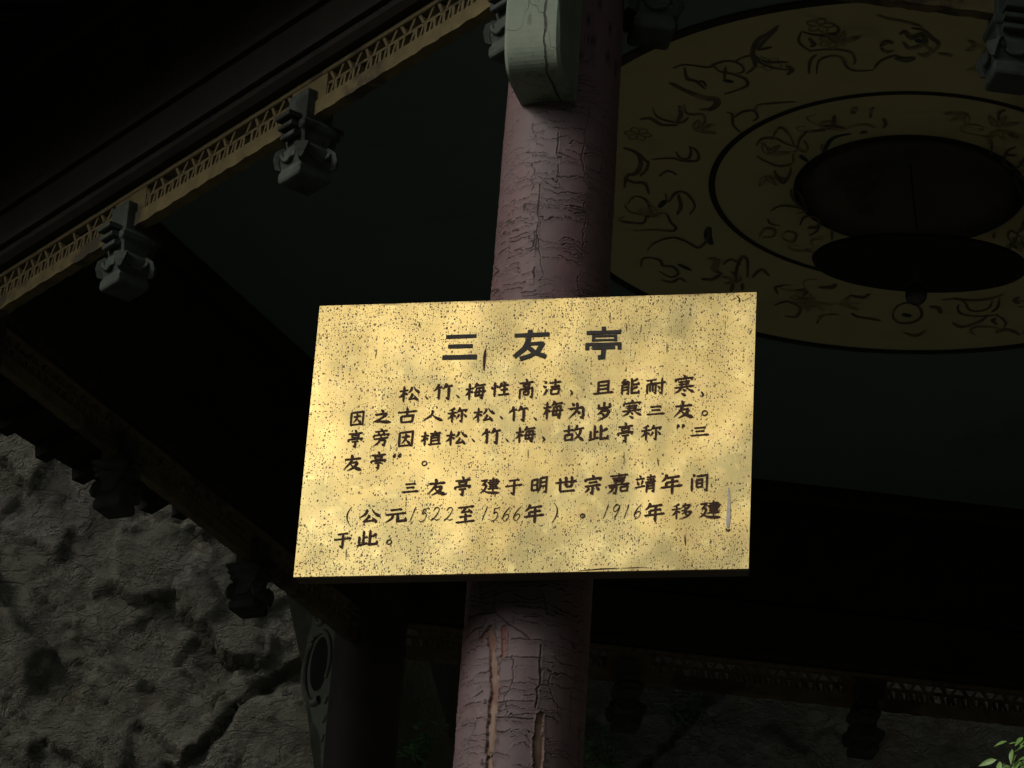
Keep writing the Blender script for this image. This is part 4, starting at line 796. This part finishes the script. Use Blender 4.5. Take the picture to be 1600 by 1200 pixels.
# title in heavy square-cut strokes: bars given by their pixel centre line and width
TITLE = {'三': [([(697,526.7),(744.5,525)],6.5),([(700,541.6),(738.7,540.6)],7),([(691,558.8),(745.3,557.6)],8)],
 '友': [([(804,524.5),(858.5,522.2)],7.2),([(829,515.5),(826,531),(819,545),(803,558)],8),([(826,537.5),(850,536.2)],6),([(849,535),(840,549),(828,556),(812,561)],7.5),([(823,541),(836,551),(853,557.5)],7.5)],
 '亭': [([(943.5,510.5),(943.5,516)],7),([(916.5,520.3),(970.5,518.6)],6.6),([(927.5,524),(927.5,533.5)],5),([(962,523),(962,533)],5),([(924.5,531.8),(963.5,531)],3.6),([(925,525.6),(963,524.6)],3.6),([(915,538.6),(971,537)],5.4),([(917.5,538),(917.5,547)],6.2),([(968,536),(968,546)],6.2),([(925,543.6),(961,542.6)],6.2),([(943.5,543),(942,558),(934,558.5)],7.4)]}
for ch, bars in TITLE.items():
    st_ = []
    for pts, wv in bars:
        out = []
        for a0, b0 in zip(pts[:-1], pts[1:]):
            nn = 6
            for q in np.linspace(0, 1, nn)[:-1]: out.append((a0[0]+(b0[0]-a0[0])*q, a0[1]+(b0[1]-a0[1])*q))
        out.append(pts[-1]); st_.append((out, [wv*random.uniform(.93, 1.07) for _ in out]))
    def f(x, y):
        a_, b_ = on_sign(x, y); return Vector((a_, -.0013, b_))
    slink('title_character', strokes_mesh('title_character', st_, f, Vector((0, -1, 0)), .0011, SWD/697.), M_title)
# drips, scratches and a long scrape
def marks(name, lst, mat, ext=0.):
    def f(x, y):
        a_, b_ = on_sign(x, y); return Vector((a_, -.0013, b_))
    for p, wv in lst:
        q = smooth_pts(p, 4); slink(name, strokes_mesh(name, [(q, list(np.interp(np.linspace(0, 1, len(q)), np.linspace(0, 1, len(wv)), wv)))], f, Vector((0, -1, 0)), .0010+ext, SWD/697.), mat)
marks('stain', [([(758.5,545),(757,560),(756,579)],[1,4.5,4,2]), ([(541,858),(540.5,872)],[.8,1.2,.6]), ([(975,705),(975,727)],[.5,1,.5]), ([(902,892),(940,889),(968,888)],[.6,1.8,.6]), ([(970,888),(1010,886)],[.5,1.2,.4]), ([(1150,462),(1155,466),(1155,473)],[1,2,2.4,1]), ([(1142,470),(1150,465)],[.6,1,.6]), ([(1162,470),(1174,464)],[.6,1,.5]), ([(953,488),(953,505)],[.8,1.4,.8]), ([(655,503),(656,512)],[.5,2,.8]), ([(589,545),(586,560)],[.4,1.1,.5]), ([(979,505),(979,518)],[.5,1.2,.6]), ([(1002,507),(1001,518)],[.8,1.2,.6]), ([(1042,535),(1042,552)],[.5,1.3,.5]), ([(1070,835),(1071,852)],[.5,2.4,1]), ([(1027,715),(1029,728)],[.6,1.8,.8]), ([(825,702),(825,716)],[.5,1.2,.6])], M_text)
marks('scrape', [([(1138.5,762),(1139,785),(1138,810),(1137,825)],[1,3.5,5.5,6,3]), ([(894,468),(892,486)],[.6,1.2,.6])], M_scr, .0003)
marks('scrape_end', [([(1134,826),(1137,829),(1141,827)],[1.5,3,1.5])], M_text, .0004)

# ------------------------------------------------------------------ plants
def leaf_mesh(L, Wd, curl=.15, name='leaf'):
    V, Fc = [], []; n = 6
    for i in range(n+1):
        t = i/n; wv = Wd*math.sin(math.pi*min(1, t**.8*.97+.015))*(1-.25*t); z = -curl*L*t*t
        V += [(-wv/2, L*t, z+.12*wv), (0, L*t, z), (wv/2, L*t, z+.12*wv)]
    for i in range(n):
        a = 3*i; Fc += [(a, a+1, a+4, a+3), (a+1, a+2, a+5, a+4)]
    me = mesh(name, V, Fc, True); return me
def place_leaf(me, p, d, roll, scale, parent, mat, name='leaf'):
    d = d.normalized(); x = d.cross(Z); x = x.normalized() if x.length > .01 else X.copy(); z = x.cross(d)
    Mx = Matrix((x, d, z)).transposed() @ Matrix.Rotation(roll, 3, 'Y'); M4 = Mx.to_4x4(); M4 = Matrix.Translation(p) @ M4 @ Matrix.Diagonal((scale, scale, scale, 1))
    o = bpy.data.objects.new(name, me); C.objects.link(o)
    if not me.materials: me.materials.append(mat)
    o.parent = parent; o.matrix_parent_inverse = Matrix.Translation(-parent.location); o.matrix_basis = M4; return o
def shrub(px, py, depth, spread, n, leafL, label, cat, mat, leaves_as_parts=True, name='shrub', root_dir=Vector((.3, 0, -1))):
    base = EYE+ray(px, py)*depth; root = base+root_dir*spread*1.2
    e = empty(name, root); tag(e, label, cat)
    mb = MB(); lm = leaf_mesh(leafL, leafL*(.36 if leaves_as_parts else .55)); joined = MB(); 
    for b in range(max(3, n//7)):
        tip = base+Vector((random.uniform(-1, 1), random.uniform(-.6, .6), random.uniform(-.5, 1)))*spread
        mid = (root+tip)/2+Vector((random.uniform(-1, 1), random.uniform(-1, 1), 0))*spread*.15
        pts = smooth_pts([tuple(root), tuple(mid), tuple(tip)], 5); mb.tube([Vector(p) for p in pts], [.003*(1-.7*i/len(pts))*spread/.1 for i in range(len(pts))], 5)
        for k in range(7):
            q = .4+.6*k/6; p = Vector(pts[min(len(pts)-1, int(q*(len(pts)-1)))]); a_ = random.uniform(0, 6.28)
            d = Vector((math.cos(a_), math.sin(a_)*.8-.3, random.uniform(-.5, .4)))
            if leaves_as_parts:
                nz_ = (Vector((-.45, -.75, .45))+Vector((random.uniform(-.5, .5), random.uniform(-.3, .3), random.uniform(-.5, .5)))).normalized(); d = Vector((random.uniform(-1, .5), 0, random.uniform(-.9, .5))); d = (d-nz_*d.dot(nz_)).normalized()
                x_ = d.cross(nz_); o_ = bpy.data.objects.new('leaf', lm); C.objects.link(o_); lm.materials.append(mat) if not lm.materials else None
                M4 = Matrix((x_, d, nz_)).transposed().to_4x4(); o_.parent = e; o_.matrix_parent_inverse = Matrix.Translation(-e.location); o_.matrix_basis = Matrix.Translation(p) @ M4 @ Matrix.Scale(random.uniform(.6, 1.05), 4)
            elif False: place_leaf(lm, p, d, random.uniform(-.7, .7), random.uniform(.7, 1.2), e, mat)
            else:
                d.normalize(); x = d.cross(Z).normalized(); z = x.cross(d); sc = random.uniform(.6, 1.2)
                joined.add([p+(x*v.co.x+d*v.co.y+z*v.co.z)*sc for v in lm.vertices], [tuple(f.vertices) for f in lm.polygons])
    mb.build('stem', M_bark, e, smooth=True)
    if joined.v: 
        o = joined.build('foliage', mat, e, smooth=True)
shrub(1590, 1182, 4.6, .032, 42, .026, 'small sunlit shrub tip with bright green leaves at the lower right corner', 'shrub', M_leaf, True, 'leafy_shrub', Vector((.9, 0, -1)))
shrub(1066, 1108, 10.3, .055, 70, .036, 'dark green fern on the rock behind the far fretwork, right of the front pillar', 'fern', M_fern, False, 'fern', Vector((.1, .5, -.6)))
shrub(950, 1172, 10.3, .07, 74, .036, 'dim fern low on the rock directly right of the front pillar', 'fern', M_fern, False, 'fern', Vector((.1, .5, -.6)))
shrub(652, 1160, 10.6, .08, 80, .036, 'dim ivy-like fern on the rock left of the front pillar', 'fern', M_fern, False, 'fern', Vector((.1, .5, -.6)))
